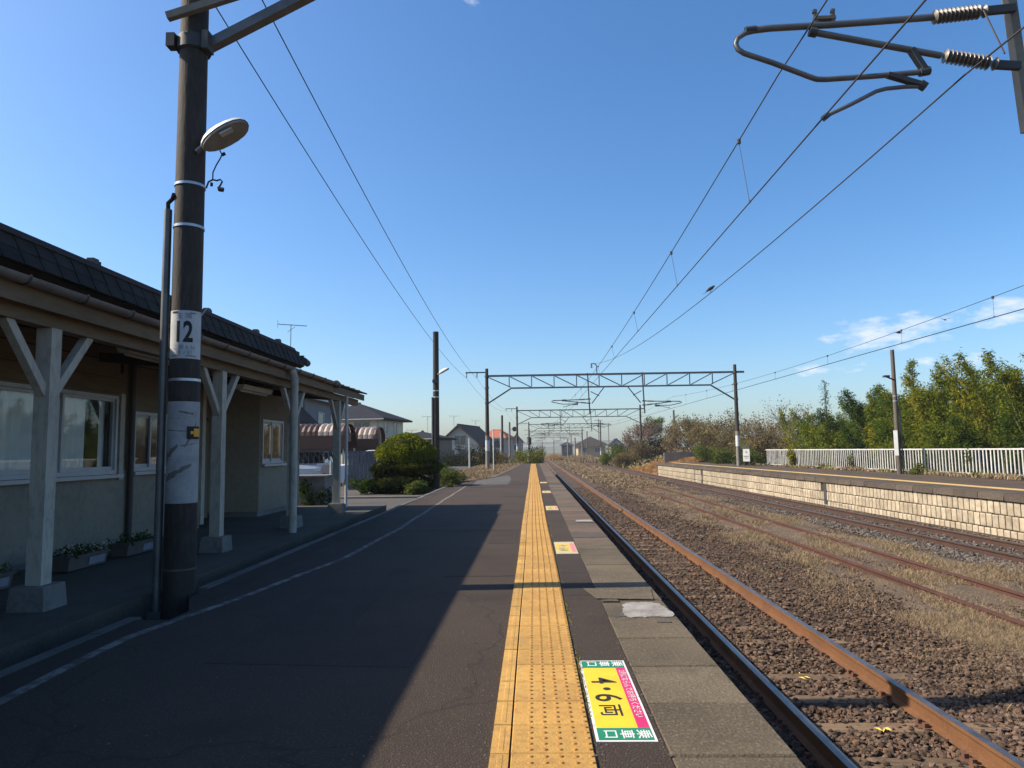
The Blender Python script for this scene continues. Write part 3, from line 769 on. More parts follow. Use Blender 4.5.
# ================================================================== OVERHEAD LINE
def gantry(label, Y, xl, xr_, ztop, zbot, zpole, zknee, kx, zb_l, zb_r, posts, r=.13, panels=11, near=False, mats=None):
    """two concrete poles, a flat lattice beam with knee braces, drop posts"""
    t = thing('catenary_gantry', label, 'gantry', (xl, Y, zb_l), 'gantries over the tracks')
    low, up = mats or ('pole_concrete', 'pole_dark')
    for x, zb in ((xl, zb_l), (xr_, zb_r)):
        if near and x == xl:
            m = MB().tube([(x, Y, zb), (x, Y, zpole)], r, 24, r1=r * .86)
            pl = m.build('pole', 'pole_dark', t, True)
        else:
            zs = zb + (zpole - zb) * .34
            m = MB().tube([(x, Y, zb), (x, Y, zs)], r * 1.1, 14, 0, r * 1.03, False).tube([(x, Y, zs), (x, Y, zpole)], r * 1.03, 14, 1, r * .8)
            pl = m.build('pole', [low, up], t, True)
            MB().tube([(x, Y, zb + 1.3), (x, Y, zb + 2.0)], r * 1.12, 14, 0, r * 1.1).build('band', 'plate_white', pl, True)
        for z in (zknee, ztop - .02, zbot + .05):
            MB().tube([(x, Y, z - .06), (x, Y, z + .06)], r * 1.12, 14).build('clamp_band', 'steel_dark', pl, True)
    MB().bar((xl, Y, ztop), (xr_ + .6, Y, ztop), .1, .13).build('top_chord', 'steel_grey', t)
    MB().bar((xl + kx, Y, zbot), (xr_ - kx, Y, zbot), .1, .1).build('bottom_chord', 'steel_grey', t)
    L = xr_ - xl; st = L / panels
    for i in range(1, panels):
        x = xl + st * i
        if x > xl + kx - .2 and x < xr_ - kx + .2:
            MB().bar((x, Y, zbot + .06), (x, Y, ztop - .07), .06, .06).build('strut', 'steel_grey', t)
    for i in range(panels):
        a, c = xl + st * i + .08, xl + st * (i + 1)
        if i < panels / 2: p, q = (a, Y, ztop - .08), (c - .06, Y, zbot + .06)
        else: p, q = (a, Y, zbot + .06), (c - .08, Y, ztop - .08)
        if i == 0: q = (xl + kx, Y, zbot + .06)
        if i == panels - 1: p = (xr_ - kx, Y, zbot + .06)
        MB().bar(p, q, .06, .06, up=(0, 1, 0)).build('lattice_bar', 'steel_grey', t)
    for s, x in ((1, xl), (-1, xr_)):
        MB().bar((x + s * r, Y, zknee), (x + s * kx, Y, zbot - .03), .09, .1, up=(0, 1, 0)).build('knee_brace', 'steel_grey', t)
    for px in posts:
        d = MB().bar((px - .05, Y + .08, ztop + .1), (px + (.11 if near else .05), Y + .08, zbot - 1.82), .078, .09, up=(0, 1, 0)).build('drop_post', 'steel_old', t)
        s = 1 if px < 5.5 else -1
        MB().bar((px + s * 1.05, Y + .08, zbot), (px + s * .2, Y + .08, zbot - 1.1), .06, .06).bar((px + s * .12, Y + .08, zbot - .3), (px + s * .7, Y + .08, zbot - .6), .05, .05).build('stay', 'steel_dark', d)
    # outrigger on the outer side with two hanging insulators
    MB().bar((xl, Y, zpole - .25), (xl - 1.42, Y, zpole - .25), .07, .08).build('outrigger', 'steel_dark', t)
    for dx in (.66, 1.36):
        ins(MB(), (xl - dx, Y, zpole - .28), (xl - dx, Y, zpole - .6), 4, .05, .03).build('insulator', 'insulator_porcelain', t, True)
    return t
def ins(m, a, c, n, R_, r_, mi=0):
    """a rod with n sheds from a to c"""
    a = Vector(a); c = Vector(c); d = c - a; path = []; rad = []
    for i in range(n):
        for f, rr in ((.04, r_), (.42, R_ * .9), (.52, R_), (.6, R_ * .96), (.66, R_ * .5), (.9, r_)):
            path.append(a + d * ((i + f) / n)); rad.append(rr)
    return m.tube(path, rad, 14, mi)
def cantilever(label, px, Y, flip=1, dz=0.0, vs=1.0):
    """tubular arm hinged to a drop post at px, reaching over the track (to -x when flip = 1)"""
    t = thing('cantilever_assembly', label, 'catenary arm', (px, Y, 5.2 + dz), 'catenary arms')
    def q(x, z): return (px + (x - 4.45) * flip, Y, 4.245 + (z - 4.245) * vs + dz)
    up = [(3.80, 5.195), (3.3, 5.17), (2.849, 5.15), (2.3, 5.135), (2.14, 5.12), (2.06, 5.095), (1.985, 5.045), (1.965, 4.985), (1.985, 4.935), (2.04, 4.895), (2.3, 4.795), (2.64, 4.645), (2.70, 4.622), (2.78, 4.618), (3.2, 4.635), (3.70, 4.665)]
    o = MB().tube([q(*p) for p in up], [.031] * 5 + [.025] * 11, 12).build('upper_tube', 'steel_grey', t, True)
    MB().tube([q(2.16, 5.128), q(2.06, 5.118)], .036, 10).build('sleeve', 'steel_dark', o, True)
    o = MB().tube([q(2.68, 5.085), q(3.85, 4.818)], .03, 12).build('lower_tube', 'steel_grey', t, True)
    MB().tube([q(2.655, 5.09), q(2.72, 5.075)], .045, 10).build('hinge', 'steel_dark', o, True)
    for z0, z1, x0, x1 in ((5.194, 5.24, 3.80, 4.30), (4.816, 4.715, 3.87, 4.36)):
        i_ = ins(MB(), q(x0, z0), q(x0 + (x1 - x0) * .86, z0 + (z1 - z0) * .86), 11, .066, .03).build('insulator', 'insulator_porcelain', t, True)
        ins(MB(), q(x0 + (x1 - x0) * .9, z0 + (z1 - z0) * .9), q(x1, z1), 1, .06, .03).build('end_shed', 'insulator_porcelain', i_, True)
        MB().bar(q(x1 - .02, z1), q(4.56, z1 + (.02 if z0 > 5 else -.02)), .05, .07).build('bracket', 'steel_dark', t)
    MB().bar(q(3.58, 4.885), q(3.70, 4.67), .045, .07, up=(0, 1, 0)).tube([q(3.645, 4.66), q(3.735, 4.675)], .04, 10).build('hanger', 'steel_dark', t)
    MB().bar(q(3.35, 4.645), q(3.67, 4.535), .04, .06, up=(0, 1, 0)).tube([q(3.64, 4.55), q(3.69, 4.515)], .045, 10).build('hanger', 'steel_dark', t)
    st = [(3.66, 4.525), (3.5, 4.525), (3.33, 4.512), (3.24, 4.49), (3.0, 4.37), (2.76, 4.262)]
    o = MB().tube([q(*p) for p in st], .019, 10).build('steady_arm', 'steel_grey', t, True)
    MB().bar(q(2.79, 4.28), q(2.735, 4.235), .035, .05).build('contact_clip', 'steel_dark', o)
    # messenger saddle on top of the upper tube
    m = MB().bar(q(2.72, 5.165), q(2.72, 5.27), .03).bar(q(2.88, 5.17), q(2.88, 5.27), .03).bar(q(2.70, 5.215), q(2.9, 5.215), .05, .03)
    m.tube([q(2.71, 5.27), q(2.715, 5.3)], .022, 8).tube([q(2.875, 5.27), q(2.885, 5.3)], .022, 8)
    m.build('messenger_saddle', 'steel_old', t)
    return t
G0 = 6.5; P12X = -3.19
posts = {}
gan = [
    dict(label='nearest gantry, whose dark left pole beside the station carries the number 12', Y=G0, xl=P12X, xr_=13.4, ztop=6.95, zbot=5.92, zpole=7.5, zknee=5.12, kx=1.65, zb_l=-.22, zb_r=.0, posts=(4.53, 8.3), near=True, r=.139),
    dict(label='lattice gantry spanning all tracks at the end of the far platform', Y=48, xl=-3.02, xr_=13.5, ztop=6.2, zbot=5.36, zpole=6.7, zknee=4.4, kx=1.6, zb_l=-.1, zb_r=-.02, posts=(3.78, 7.42)),
    dict(label='second lattice gantry just beyond the end of the near platform', Y=90, xl=-1.93, xr_=13.42, ztop=6.15, zbot=5.25, zpole=6.65, zknee=4.45, kx=1.75, zb_l=-.3, zb_r=-.6, posts=(3.5, 7.3)),
    dict(label='third lattice gantry along the line', Y=141, xl=-.75, xr_=13.2, ztop=6.2, zbot=5.4, zpole=6.7, zknee=4.4, kx=1.7, zb_l=-1.2, zb_r=-1.2, posts=(3.2, 7.2)),
    dict(label='fourth lattice gantry along the line, low and pale in the distance', Y=190, xl=-.9, xr_=13.0, ztop=6.2, zbot=5.4, zpole=6.7, zknee=4.4, kx=1.7, zb_l=-1.2, zb_r=-1.2, posts=(3.2, 7.2)),
    dict(label='farthest gantry of the line, smallest of them all', Y=245, xl=-1.2, xr_=13.0, ztop=6.2, zbot=5.4, zpole=6.7, zknee=4.4, kx=1.7, zb_l=-1.2, zb_r=-1.2, posts=(3.2, 7.2)),
]
names = ['nearest', 'second nearest', 'third', 'fourth', 'fifth', 'farthest']
for gi, g in enumerate(gan):
    gt = gantry(**g)
    if gi == 0:
        pl12 = [c for c in gt.children if c.name.startswith('pole')][0]; g12 = gt
    a, c = g['posts']
    cantilever('tubular catenary arm over the main track, hung from the %s gantry' % names[gi], a - (.08 if gi == 0 else 0), g['Y'], 1, 0 if gi == 0 else -.2, 1 if gi == 0 else .5)
    cantilever('tubular catenary arm over the far track, hung from the %s gantry' % names[gi], c, g['Y'], -1, -.38, .75 if gi == 0 else .5)
# brackets on the near pole: two steel angles rising towards the tracks
Y = G0
MB().bar((-3.36, Y - .19, 5.31), (-1.6, Y - .07, 5.93), .06, .07).build('bracket_angle', 'steel_old', g12)
MB().tube([(P12X, Y, 5.05), (P12X, Y, 5.2)], .14, 20).box(P12X - .205, Y - .14, 5.06, P12X - .125, Y - .04, 5.19).box(P12X + .125, Y - .12, 5.04, P12X + .185, Y + .02, 5.22).build('pole_clamp', 'steel_dark', g12)
for z in (3.735, 3.335, 1.9):
    MB().tube([(P12X, Y, z - .012), (P12X, Y, z + .012)], .1375, 24).build('steel_band', 'band_metal', g12, True)
MB().tube([(P12X, Y, .2), (P12X, Y, .215)], .1395, 24).build('steel_band', 'pole_brown', g12, True)
# conduit up the left side
o = MB().tube([(P12X - .178, Y - .05, -.2), (P12X - .178, Y - .05, 3.5)], .036, 12).build('conduit', 'steel_grey', g12, True)
MB().tube([(P12X - .178, Y - .05, 3.5), (P12X - .175, Y - .06, 3.56), (P12X - .135, Y - .06, 3.6), (P12X - .1, Y - .1, 3.63)], .02, 8).build('cable', 'rubber', o, True)
MB().box(P12X - .24, Y - .11, -.215, P12X - .11, Y + .01, -.16).build('conduit_foot', 'steel_grey', g12)
# things fixed to the near pole -----------------------------------------------------
VA = .44
def wrap(cx, cy, r, a0, a1, z0, z1, n=12, th=.004):
    """curved sheet; angle 0 faces the viewer (-y), positive to the right"""
    m = MB(); P = []; a0 += VA; a1 += VA
    for rr in (r, r + th):
        for i in range(n + 1):
            a = a0 + (a1 - a0) * i / n
            for z in (z0, z1):
                P.append((cx + rr * math.sin(a), cy - rr * math.cos(a), z))
    k = 2 * (n + 1); F = []
    for i in range(n):
        F += [(2 * i + 1, 2 * i, 2 * i + 2, 2 * i + 3), (k + 2 * i, k + 2 * i + 1, k + 2 * i + 3, k + 2 * i + 2), (2 * i, k + 2 * i, k + 2 * i + 2, 2 * i + 2), (2 * i + 1, 2 * i + 3, k + 2 * i + 3, k + 2 * i + 1)]
    F += [(0, 1, k + 1, k), (2 * n, k + 2 * n, k + 2 * n + 1, 2 * n + 1)]
    return m.add(P, F)
def wrap_text(s, size, cx, cy, r, ac, zc, sx=1.0, off=0.0):
    v, f = text_geo(s, size, 'CENTER', off)
    bm = bmesh.new()
    bv = [bm.verts.new((x, z, 0)) for x, z in v]
    for q in f:
        try: bm.faces.new([bv[i] for i in q])
        except ValueError: pass
    w = max(abs(x) for x, _ in v)
    for k in range(-11, 12):
        bmesh.ops.bisect_plane(bm, geom=bm.verts[:] + bm.edges[:] + bm.faces[:], plane_co=(k * w / 11.5, 0, 0), plane_no=(1, 0, 0))
    bm.verts.index_update()
    P = []
    for q in bm.verts:
        a = ac + VA + q.co.x * sx / r
        P.append((cx + r * math.sin(a), cy - r * math.cos(a), zc + q.co.y))
    F = [tuple(q.index for q in fc.verts) for fc in bm.faces]
    bm.free()
    return MB().add(P, F)
PR = .135
t = thing('number_plate', 'white plate with black number 12 wrapped round the dark pole', 'sign', (P12X, Y - PR, 2.3))
o = wrap(P12X, Y, PR, -1.2, 1.12, 2.09, 2.53).build('plate', 'plate_white', t, True)
wrap_text('12', .262, P12X, Y, PR + .0065, -.17, 2.325, .66, .03).build('number', 'print_black', t)
wrap_text('支 障', .062, P12X, Y, PR + .0065, -.12, 2.475).build('small_text', 'print_grey', t)
wrap_text('こ線 6.36', .05, P12X, Y, PR + .0065, -.1, 2.19).build('small_text', 'print_grey', t)
wrap_text('原ノ町', .048, P12X, Y, PR + .0065, -.08, 2.14).build('small_text', 'print_grey', t)
wrap(P12X, Y, PR + .0055, -.95, -.5, 2.506, 2.52, 6, .001).build('print_bar', 'print_black', t)
wrap(P12X, Y, PR + .0055, .25, .6, 2.5, 2.514, 6, .001).build('print_bar', 'print_grey', t)
wrap(P12X, Y, PR + .0055, -1.0, -.4, 2.108, 2.118, 6, .001).build('print_bar', 'print_grey', t)
wrap(P12X, Y, PR + .0055, .0, .7, 2.108, 2.118, 6, .001).build('print_bar', 'print_grey', t)
MB().bar((P12X + .137, Y + .0, 2.5), (P12X + .2, Y - .02, 2.57), .008).build('tie_end', 'plate_white', t)
t = thing('pole_wrap', 'weathered white sheet with grey flaked streaks round the lower dark pole', 'wrapping', (P12X, Y - PR, 1.2))
o = wrap(P12X, Y, PR + .002, -1.25, 1.3, .79, 1.70, 16).build('sheet', 'wrap_white', t, True)
def flake(pts):
    m = MB(); P = []
    for a, z in pts: P.append((P12X + (PR + .008) * math.sin(a + VA), Y - (PR + .008) * math.cos(a + VA), z))
    n = len(P)
    m.add(P, [tuple(range(n))]); m.build('flaked_streak', 'flake_grey', t)
def streak(a0, a1, z0, z1, w0, w1, n=7, seed=0):
    g = random.Random(seed); top = []; bot = []
    for i in range(n):
        f = i / (n - 1); a = a0 + (a1 - a0) * f; z = z0 + (z1 - z0) * f; w = (w0 + (w1 - w0) * f) * g.uniform(.5, 1.2)
        top.append((a, z + w)); bot.append((a, z - w * g.uniform(.3, 1)))
    P = top + bot[::-1]
    for i in range(n - 1):
        flake([top[i], top[i + 1], bot[i + 1], bot[i]])
streak(-1.05, .55, 1.0, 1.13, .045, .02, 9, 1)
streak(-1.1, -.3, 1.19, 1.3, .05, .02, 6, 2)
streak(.1, .8, 1.29, 1.45, .012, .06, 6, 3)
streak(-1.0, .2, 1.44, 1.43, .012, .003, 5, 4)
streak(-.3, .6, 1.61, 1.585, .008, .012, 5, 5)
streak(-.1, .75, 1.3, 1.32, .006, .006, 5, 6)
streak(-1.1, .1, 1.545, 1.545, .003, .003, 4, 7)
t = thing('reflector_plate', 'small black plate with yellow reflective mark on the white pole wrapping', 'reflector', (P12X + .1, Y - .15, 1.42))
o = wrap(P12X, Y, PR + .010, .22, 1.05, 1.362, 1.475, 8, .006).build('plate', 'print_black', t)
wrap(P12X, Y, PR + .0175, .62, 1.04, 1.382, 1.455, 4, .002).build('yellow_mark', 'reflector_yellow', t)
wrap(P12X, Y, PR + .0175, .42, .6, 1.405, 1.432, 3, .002).build('yellow_mark', 'reflector_yellow', t)
# street lamp with an egg-shaped shade
def lamp(label, base, L, tilt, w=.26, roll=0.0):
    t = thing('platform_lamp', label, 'lamp', base, 'lamps on the platform poles')
    bx, by, bz = base
    ca, sa = math.cos(tilt), math.sin(tilt)
    cr, sr = math.cos(roll), math.sin(roll)
    def q(u, v, h):
        v, h = v * cr + h * sr, h * cr - v * sr
        return (bx + u * ca - h * sa, by + v, bz + u * sa + h * ca)
    n, k = 14, 10; P = []; F = []
    prof = [(0.0, .10), (.06, .45), (.16, .72), (.3, .92), (.48, 1.0), (.66, .98), (.82, .86), (.93, .62), (.985, .32), (1.0, .1)]
    for f, r_ in prof:
        for j in range(n + 1):
            a = math.pi * j / n
            P.append(q(f * L, -math.cos(a) * w / 2 * r_, math.sin(a) * w * .52 * r_ * (1.1 - .4 * f)))
    for i in range(k - 1):
        for j in range(n):
            a = i * (n + 1) + j; F.append((a, a + 1, a + n + 2, a + n + 1))
    F.append(tuple(range(n + 1))); F.append(tuple((k - 1) * (n + 1) + j for j in range(n + 1))[::-1])
    MB().add(P, F).build('lamp_shade', 'lamp_shell', t, True)
    P = []; m = MB()
    top = [q(f * L * .96 + .01, -w / 2 * r_ * .93, .0) for f, r_ in prof] + [q(f * L * .96 + .01, w / 2 * r_ * .93, .0) for f, r_ in reversed(prof)]
    bot = [q(f * L * .96 + .01, -w / 2 * r_ * .9, -.025) for f, r_ in prof] + [q(f * L * .96 + .01, w / 2 * r_ * .9, -.025) for f, r_ in reversed(prof)]
    n = len(top)
    m.add(top + bot, [tuple(range(n)), tuple(range(n, 2 * n))[::-1]] + [(i, n + i, n + (i + 1) % n, (i + 1) % n) for i in range(n)])
    m.build('lens', 'lamp_lens', t)
    MB().bar(q(L * .45, -.04, -.028), q(L * .7, -.03, -.028), .1, .012, up=(0, 0, 1)).build('bulb_cover', 'plate_white', t)
    MB().tube([q(-.06, 0, .0), q(.03, 0, .02)], .025, 10).build('stem', 'steel_grey', t, True)
    return t
lt = lamp('grey egg-shaped street lamp tilted up on the pole numbered 12', (P12X + .15, Y - .1, 4.06), .49, .52, .235, .34)
# dangling lamp cable
m = MB().tube([(-2.87, Y - .1, 4.04), (-2.85, Y - .1, 4.0), (-2.86, Y - .1, 3.97), (-2.9, Y - .1, 3.9), (-2.93, Y - .1, 3.83), (-2.93, Y - .1, 3.76)], .006, 6)
m.tube([(-2.99, Y - .1, 3.68), (-2.97, Y - .1, 3.74), (-2.93, Y - .1, 3.76), (-2.89, Y - .1, 3.75), (-2.86, Y - .1, 3.76), (-2.84, Y - .1, 3.74), (-2.86, Y - .1, 3.7), (-2.88, Y - .1, 3.68), (-2.86, Y - .1, 3.65), (-2.83, Y - .1, 3.67)], .008, 6)
m.tube([(-2.87, Y - .1, 3.67), (-2.83, Y - .1, 3.66)], .022, 8).tube([(-2.85, Y - .1, 3.995), (-2.82, Y - .1, 4.01)], .016, 8).tube([(-2.94, Y - .1, 3.73), (-2.94, Y - .1, 3.7)], .013, 8)
tag(m.build('lamp_cable', 'rubber', None, True, (-2.9, Y - .1, 3.8)), 'tangled black cable dangling below the lamp of pole 12', 'cable')

# ------------------------------------------------------------------ wires
def wire(name, label, pts, r=.0075, group=None, drop=None):
    t = thing(name, label, 'wire', pts[0], group)
    o = MB().tube(pts, r, 5).build('strand', 'wire_metal', t, True)
    for (x0, y0, za, x1, zb) in (drop or []):
        d = MB().tube([(x0, y0, za), (x1, y0, zb)], .0035, 4).build('dropper', 'wire_metal', t)
        MB().tube([(x0, y0, za - .035), (x0, y0, za + .02)], .026, 8).build('clamp', 'steel_dark', d, True)
        MB().tube([(x1, y0, zb - .01), (x1, y0, zb + .025)], .013, 6).build('clip', 'steel_dark', d, True)
    return t
SUP = [-35.0, G0, 48.0, 90.0, 141.0, 190.0, 245.0]
cwz = lambda y: 4.245 - .2 * min(max((y - G0) / 41.5, 0), 1)
def zig(y, c, amp):
    for i in range(len(SUP) - 1):
        if SUP[i] <= y <= SUP[i + 1]:
            f = (y - SUP[i]) / (SUP[i + 1] - SUP[i]); s = amp if i % 2 else -amp
            return c + s * (1 - 2 * f)
    return c
def mess(y, hi=5.13, sag=.63):
    for i in range(len(SUP) - 1):
        if SUP[i] <= y <= SUP[i + 1]:
            f = (y - SUP[i]) / (SUP[i + 1] - SUP[i]); return hi - sag * 4 * f * (1 - f)
    return hi
def mess1(y):
    return mess(y, 5.13, .38) - .51 * min(max((y - G0) / 41.5, 0), 1)
ys = list(np.linspace(-35, 245, 160))
farc = lambda y: xr(y) + .565
dr = [(2.63, y, mess1(y), zig(y, 2.70, .035), cwz(y)) for y in (-1.5, 2.2, 8.75, 13.2, 18.2, 23.4, 28.4, 33.6, 38.6, 43.6, 52, 58, 64, 70, 76, 84)]
wire('messenger_wire', 'upper sagging wire above the main track with small clamps and droppers', [(2.63, y, mess1(y)) for y in ys], .008, drop=dr)
wire('contact_wire', 'straight contact wire above the main track, held by the nearest steady arm', [(zig(y, 2.70, .035), y, cwz(y)) for y in ys], .0085)
f3 = lambda y: (lambda f: (4.05 - .05 * f, y, 4.62 + 2.3 * f - 2.7 * f * (1 - f)))((y - G0) / (48 - G0))
w3 = wire('feeder_wire', 'lone wire climbing from beside the nearest drop post to the next gantry top', [(4.45, -20, 4.4), (4.2, 0, 4.5)] + [f3(y) for y in np.linspace(G0, 48, 24)], .009)
MB().tube([(4.16, 6.1, 4.6), (4.2, 6.25, 4.85), (4.22, 6.42, 5.2)], .008, 6).build('jumper', 'wire_metal', w3, True)
dr = [(farc(y), y, mess(y, 4.62, .5), farc(y), 3.86) for y in (10, 15.2, 18.9, 23.5, 28.4, 34.2, 39, 44, 53, 60, 67, 75)]
wire('messenger_wire', 'thin upper wire crossing the clouds above the far track', [(farc(y), y, mess(y, 4.62, .5)) for y in ys], .007, drop=dr)
wire('contact_wire', 'thicker lower wire above the far track and its platform', [(farc(y), y, 3.86) for y in ys], .011)
fl = lambda y, x0, x1: (lambda f: (x0 + (x1 - x0) * f, y, 7.28 + (6.1 - 7.28) * f - 2.6 * f * (1 - f)))((y - G0) / (48 - G0))
def side(xa, xb, label):
    pts = [(xa, -30, 7.4), (xa, -12, 6.75)] + [fl(y, xa, xb) for y in np.linspace(G0, 48, 26)]
    for (ya, yb, x0, x1) in ((48, 90, xb, xb + 1.1), (90, 141, xb + 1.1, xb + 2.2)):
        for f in np.linspace(.1, 1, 10):
            pts.append((x0 + (x1 - x0) * f, ya + (yb - ya) * f, 6.08 - 2.4 * f * (1 - f)))
    wire('feeder_wire', label, pts, .0085)
side(-4.05, -4.4, 'left of the two feeder wires running past the black utility pole')
side(-3.4, -3.7, 'right of the two feeder wires running past the black utility pole')
# little lamp hook on top of the second gantry
t = thing('beam_hook', 'curved hook fitting on top of the lattice beam at the far platform end', 'fitting', (4.15, 48, 6.27))
MB().tube([(4.35, 48, 6.27), (4.35, 48, 6.75), (4.28, 48, 6.88), (4.15, 48, 6.93), (4.0, 48, 6.9)], .035, 8).build('hook', 'steel_grey', t, True)
ins(MB(), (4.0, 48, 6.95), (4.0, 48, 6.62), 3, .085, .03).build('insulator', 'insulator_porcelain', t, True)

# ------------------------------------------------------------------ birds
def bird(label, pos, flying, yaw=0.0, s=1.0):
    t = thing('bird', label, 'bird', pos)
    def q(x, y, z):
        c, s_ = math.cos(yaw), math.sin(yaw); x, y, z = x * s, y * s, z * s
        return (pos[0] + x * c - y * s_, pos[1] + x * s_ + y * c, pos[2] + z)
    up = .0 if flying else .45
    ax = [(-.13, -.02), (-.09, 0), (-.04, .012), (.02, .014), (.06, .018), (.085, .03), (.11, .03), (.125, .026)]
    rad = [.006, .022, .036, .04, .032, .024, .02, .006]
    path = [q(x * math.cos(up) , 0, z + x * math.sin(up)) for x, z in ax]
    MB().tube(path, [r_ * s for r_ in rad], 10).build('body', 'bird_dark', t, True)
    e = ax[-1]; x1 = e[0] * math.cos(up); z1 = e[1] + e[0] * math.sin(up)
    MB().tube([q(x1 - .01, 0, z1), q(x1 + .025, 0, z1 - .004)], [.008 * s, .001], 6).build('beak', 'steel_old', t)
    xt = -.12 * math.cos(up); zt = -.12 * math.sin(up) - .02
    MB().hexa([q(xt, -.012, zt - .004), q(xt, .012, zt - .004), q(xt - .1, .028, zt - .03 - .05 * up), q(xt - .1, -.028, zt - .03 - .05 * up), q(xt, -.012, zt + .004), q(xt, .012, zt + .004), q(xt - .1, .028, zt - .026 - .05 * up), q(xt - .1, -.028, zt - .026 - .05 * up)]).build('tail', 'bird_dark', t)
    for sy in (-1, 1):
        if flying:
            MB().hexa([q(-.05, sy * .03, .02), q(.05, sy * .03, .02), q(.03, sy * .13, .07), q(-.05, sy * .13, .07), q(-.05, sy * .03, .026), q(.05, sy * .03, .026), q(.03, sy * .13, .076), q(-.05, sy * .13, .076)]).hexa([q(-.05, sy * .13, .07), q(.03, sy * .13, .07), q(-.03, sy * .24, .05), q(-.05, sy * .23, .05), q(-.05, sy * .13, .076), q(.03, sy * .13, .076), q(-.03, sy * .24, .053), q(-.05, sy * .23, .053)]).build('wing', 'bird_dark', t)
        else:
            MB().hexa([q(.03, sy * .038, .0), q(.04, sy * .038, .04), q(-.1, sy * .02, -.03), q(-.12, sy * .02, -.06), q(.03, sy * .044, .0), q(.04, sy * .044, .04), q(-.1, sy * .026, -.03), q(-.12, sy * .026, -.06)]).build('wing', 'bird_dark', t)
            MB().tube([q(.0, sy * .012, -.03), q(.0, sy * .012, -.075)], .004 * s, 5).build('leg', 'steel_old', t)
    return t
yb = 16.0; xb, _, zb = f3(yb)
bird('small dark bird perched on the lone climbing wire', (xb, yb, zb + .085), False, .4, 1.0)
bird('left of the two dark birds flying before the clouds', (15.25, 30, 5.84), True, 2.6, .95)
bird('right of the two dark birds flying before the clouds', (17.17, 30, 6.35), True, 1.2, .9)

# ------------------------------------------------------------------ other poles
def upole(label, x, y, zb, zt, r0, r1, m, group='utility poles', arms=(), band=True, name='utility_pole'):
    t = thing(name, label, 'pole', (x, y, zb), group)
    MB().tube([(x, y, zb), (x, y, zt)], r0, 14, r1=r1).build('shaft', m, t, True)
    if band:
        for z in (zb + (zt - zb) * .62, zb + (zt - zb) * .58):
            MB().tube([(x, y, z), (x, y, z + .04)], (r0 + r1) / 2 * 1.05, 14).build('band', 'band_metal', t, True)
    for z, l in arms:
        MB().bar((x - l, y - r1 - .04, z), (x + l, y - r1 - .04, z), .1, .1).build('crossarm', 'steel_dark', t)
        for s in (-.9, -.35, .35, .9):
            ins(MB(), (x + l * s, y - r1 - .04, z + .05), (x + l * s, y - r1 - .04, z + .25), 2, .06, .03).build('insulator', 'insulator_porcelain', t, True)
    return t
p = upole('black utility pole with a lamp arm beside the clipped hedge tree', -3.53, 26.3, -.2, 5.63, .128, .105, 'pole_dark')
MB().tube([(-3.66, 26.22, -.2), (-3.66, 26.22, 3.2)], .03, 8).build('conduit', 'steel_grey', p, True)
MB().box(-3.64, 26.12, 3.72, -3.4, 26.2, 3.84).build('junction_box', 'steel_dark', p)
lamp('small lamp on the black utility pole past the station', (-3.4, 26.2, 4.05), .42, .5, .2)
p = upole('pale concrete lamp pole standing before the white fence, half way along', 15.42, 31, 0, 5.27, .1, .08, 'pole_brown')
MB().tube([(15.56, 30.95, 0), (15.56, 30.95, 3.3)], .03, 8).build('conduit', 'steel_grey', p, True)
o = MB().bar((15.42, 30.9, 3.95), (14.98, 30.8, 4.12), .05).box(14.9, 30.7, 4.08, 15.12, 30.9, 4.16).build('lamp_bracket', 'steel_dark', p)
t = thing('name_board', 'narrow white upright board fixed to the concrete lamp pole at the fence', 'sign', (15.27, 30.84, 1.3))
MB().box(15.19, 30.82, .78, 15.35, 30.85, 1.83).build('board', 'plate_white', t)
t.rotation_euler.z = R(-40)
# ================================================================== STATION BUILDING
st = thing('station_building', 'low wooden station building with cream walls, dark tiled eaves and a posted canopy', 'building', (-5.6, 8, 0))
def wall_x(name, m, x, y0, y1, z0, z1, holes=(), th=.12, parent=st):
    """wall facing +x with rectangular openings (ya, yb, za, zb)"""
    ys = sorted({y0, y1, *[h[0] for h in holes], *[h[1] for h in holes]}); zs = sorted({z0, z1, *[h[2] for h in holes], *[h[3] for h in holes]})
    ys = [v for v in ys if y0 <= v <= y1]; zs = [v for v in zs if z0 <= v <= z1]
    b = MB()
    for ya, yb in zip(ys, ys[1:]):
        for za, zb in zip(zs, zs[1:]):
            cy, cz = (ya + yb) / 2, (za + zb) / 2
            if any(h[0] < cy < h[1] and h[2] < cz < h[3] for h in holes): continue
            b.box(x - th, ya, za, x, yb, zb)
    return b.build(name, m, parent)
XW = -5.6
H = [(5.2, 9.55, .98, 2.02), (9.95, 10.95, 1.0, 1.84), (-1.5, 3.8, .98, 2.02)]
wall_x('wall', 'wall_cream', XW, -3, 12.0, 0.06, 1.02, H)
wall_x('wall', 'wall_warm_shade', XW - .012, -3, 12.0, 1.02, 3.0, H)
MB().box(XW - .13, -3, 0, XW + .02, 12.0, .06).build('wall_base', 'plinth_concrete', st)
MB().box(XW - .1, -3, 2.26, XW + .03, 9.75, 2.33).box(XW - .1, -3, 2.06, XW + .02, 9.7, 2.24).build('lintel_board', 'wood_tan', st)
MB().box(XW - .02, 9.6, .9, XW + .025, 9.7, 2.06).build('corner_board', 'post_white', st)
def curtain(x, y0, y1, z0, z1, seed):
    g = random.Random(seed); n = int((y1 - y0) / .03); P = []; F = []
    for i in range(n + 1):
        y = y0 + (y1 - y0) * i / n; d = .022 * math.sin(i * .9 + g.uniform(0, .8))
        P += [(x + d, y, z0), (x + d, y, z1)]
    for i in range(n): F.append((2 * i, 2 * i + 2, 2 * i + 3, 2 * i + 1))
    return MB().add(P, F)
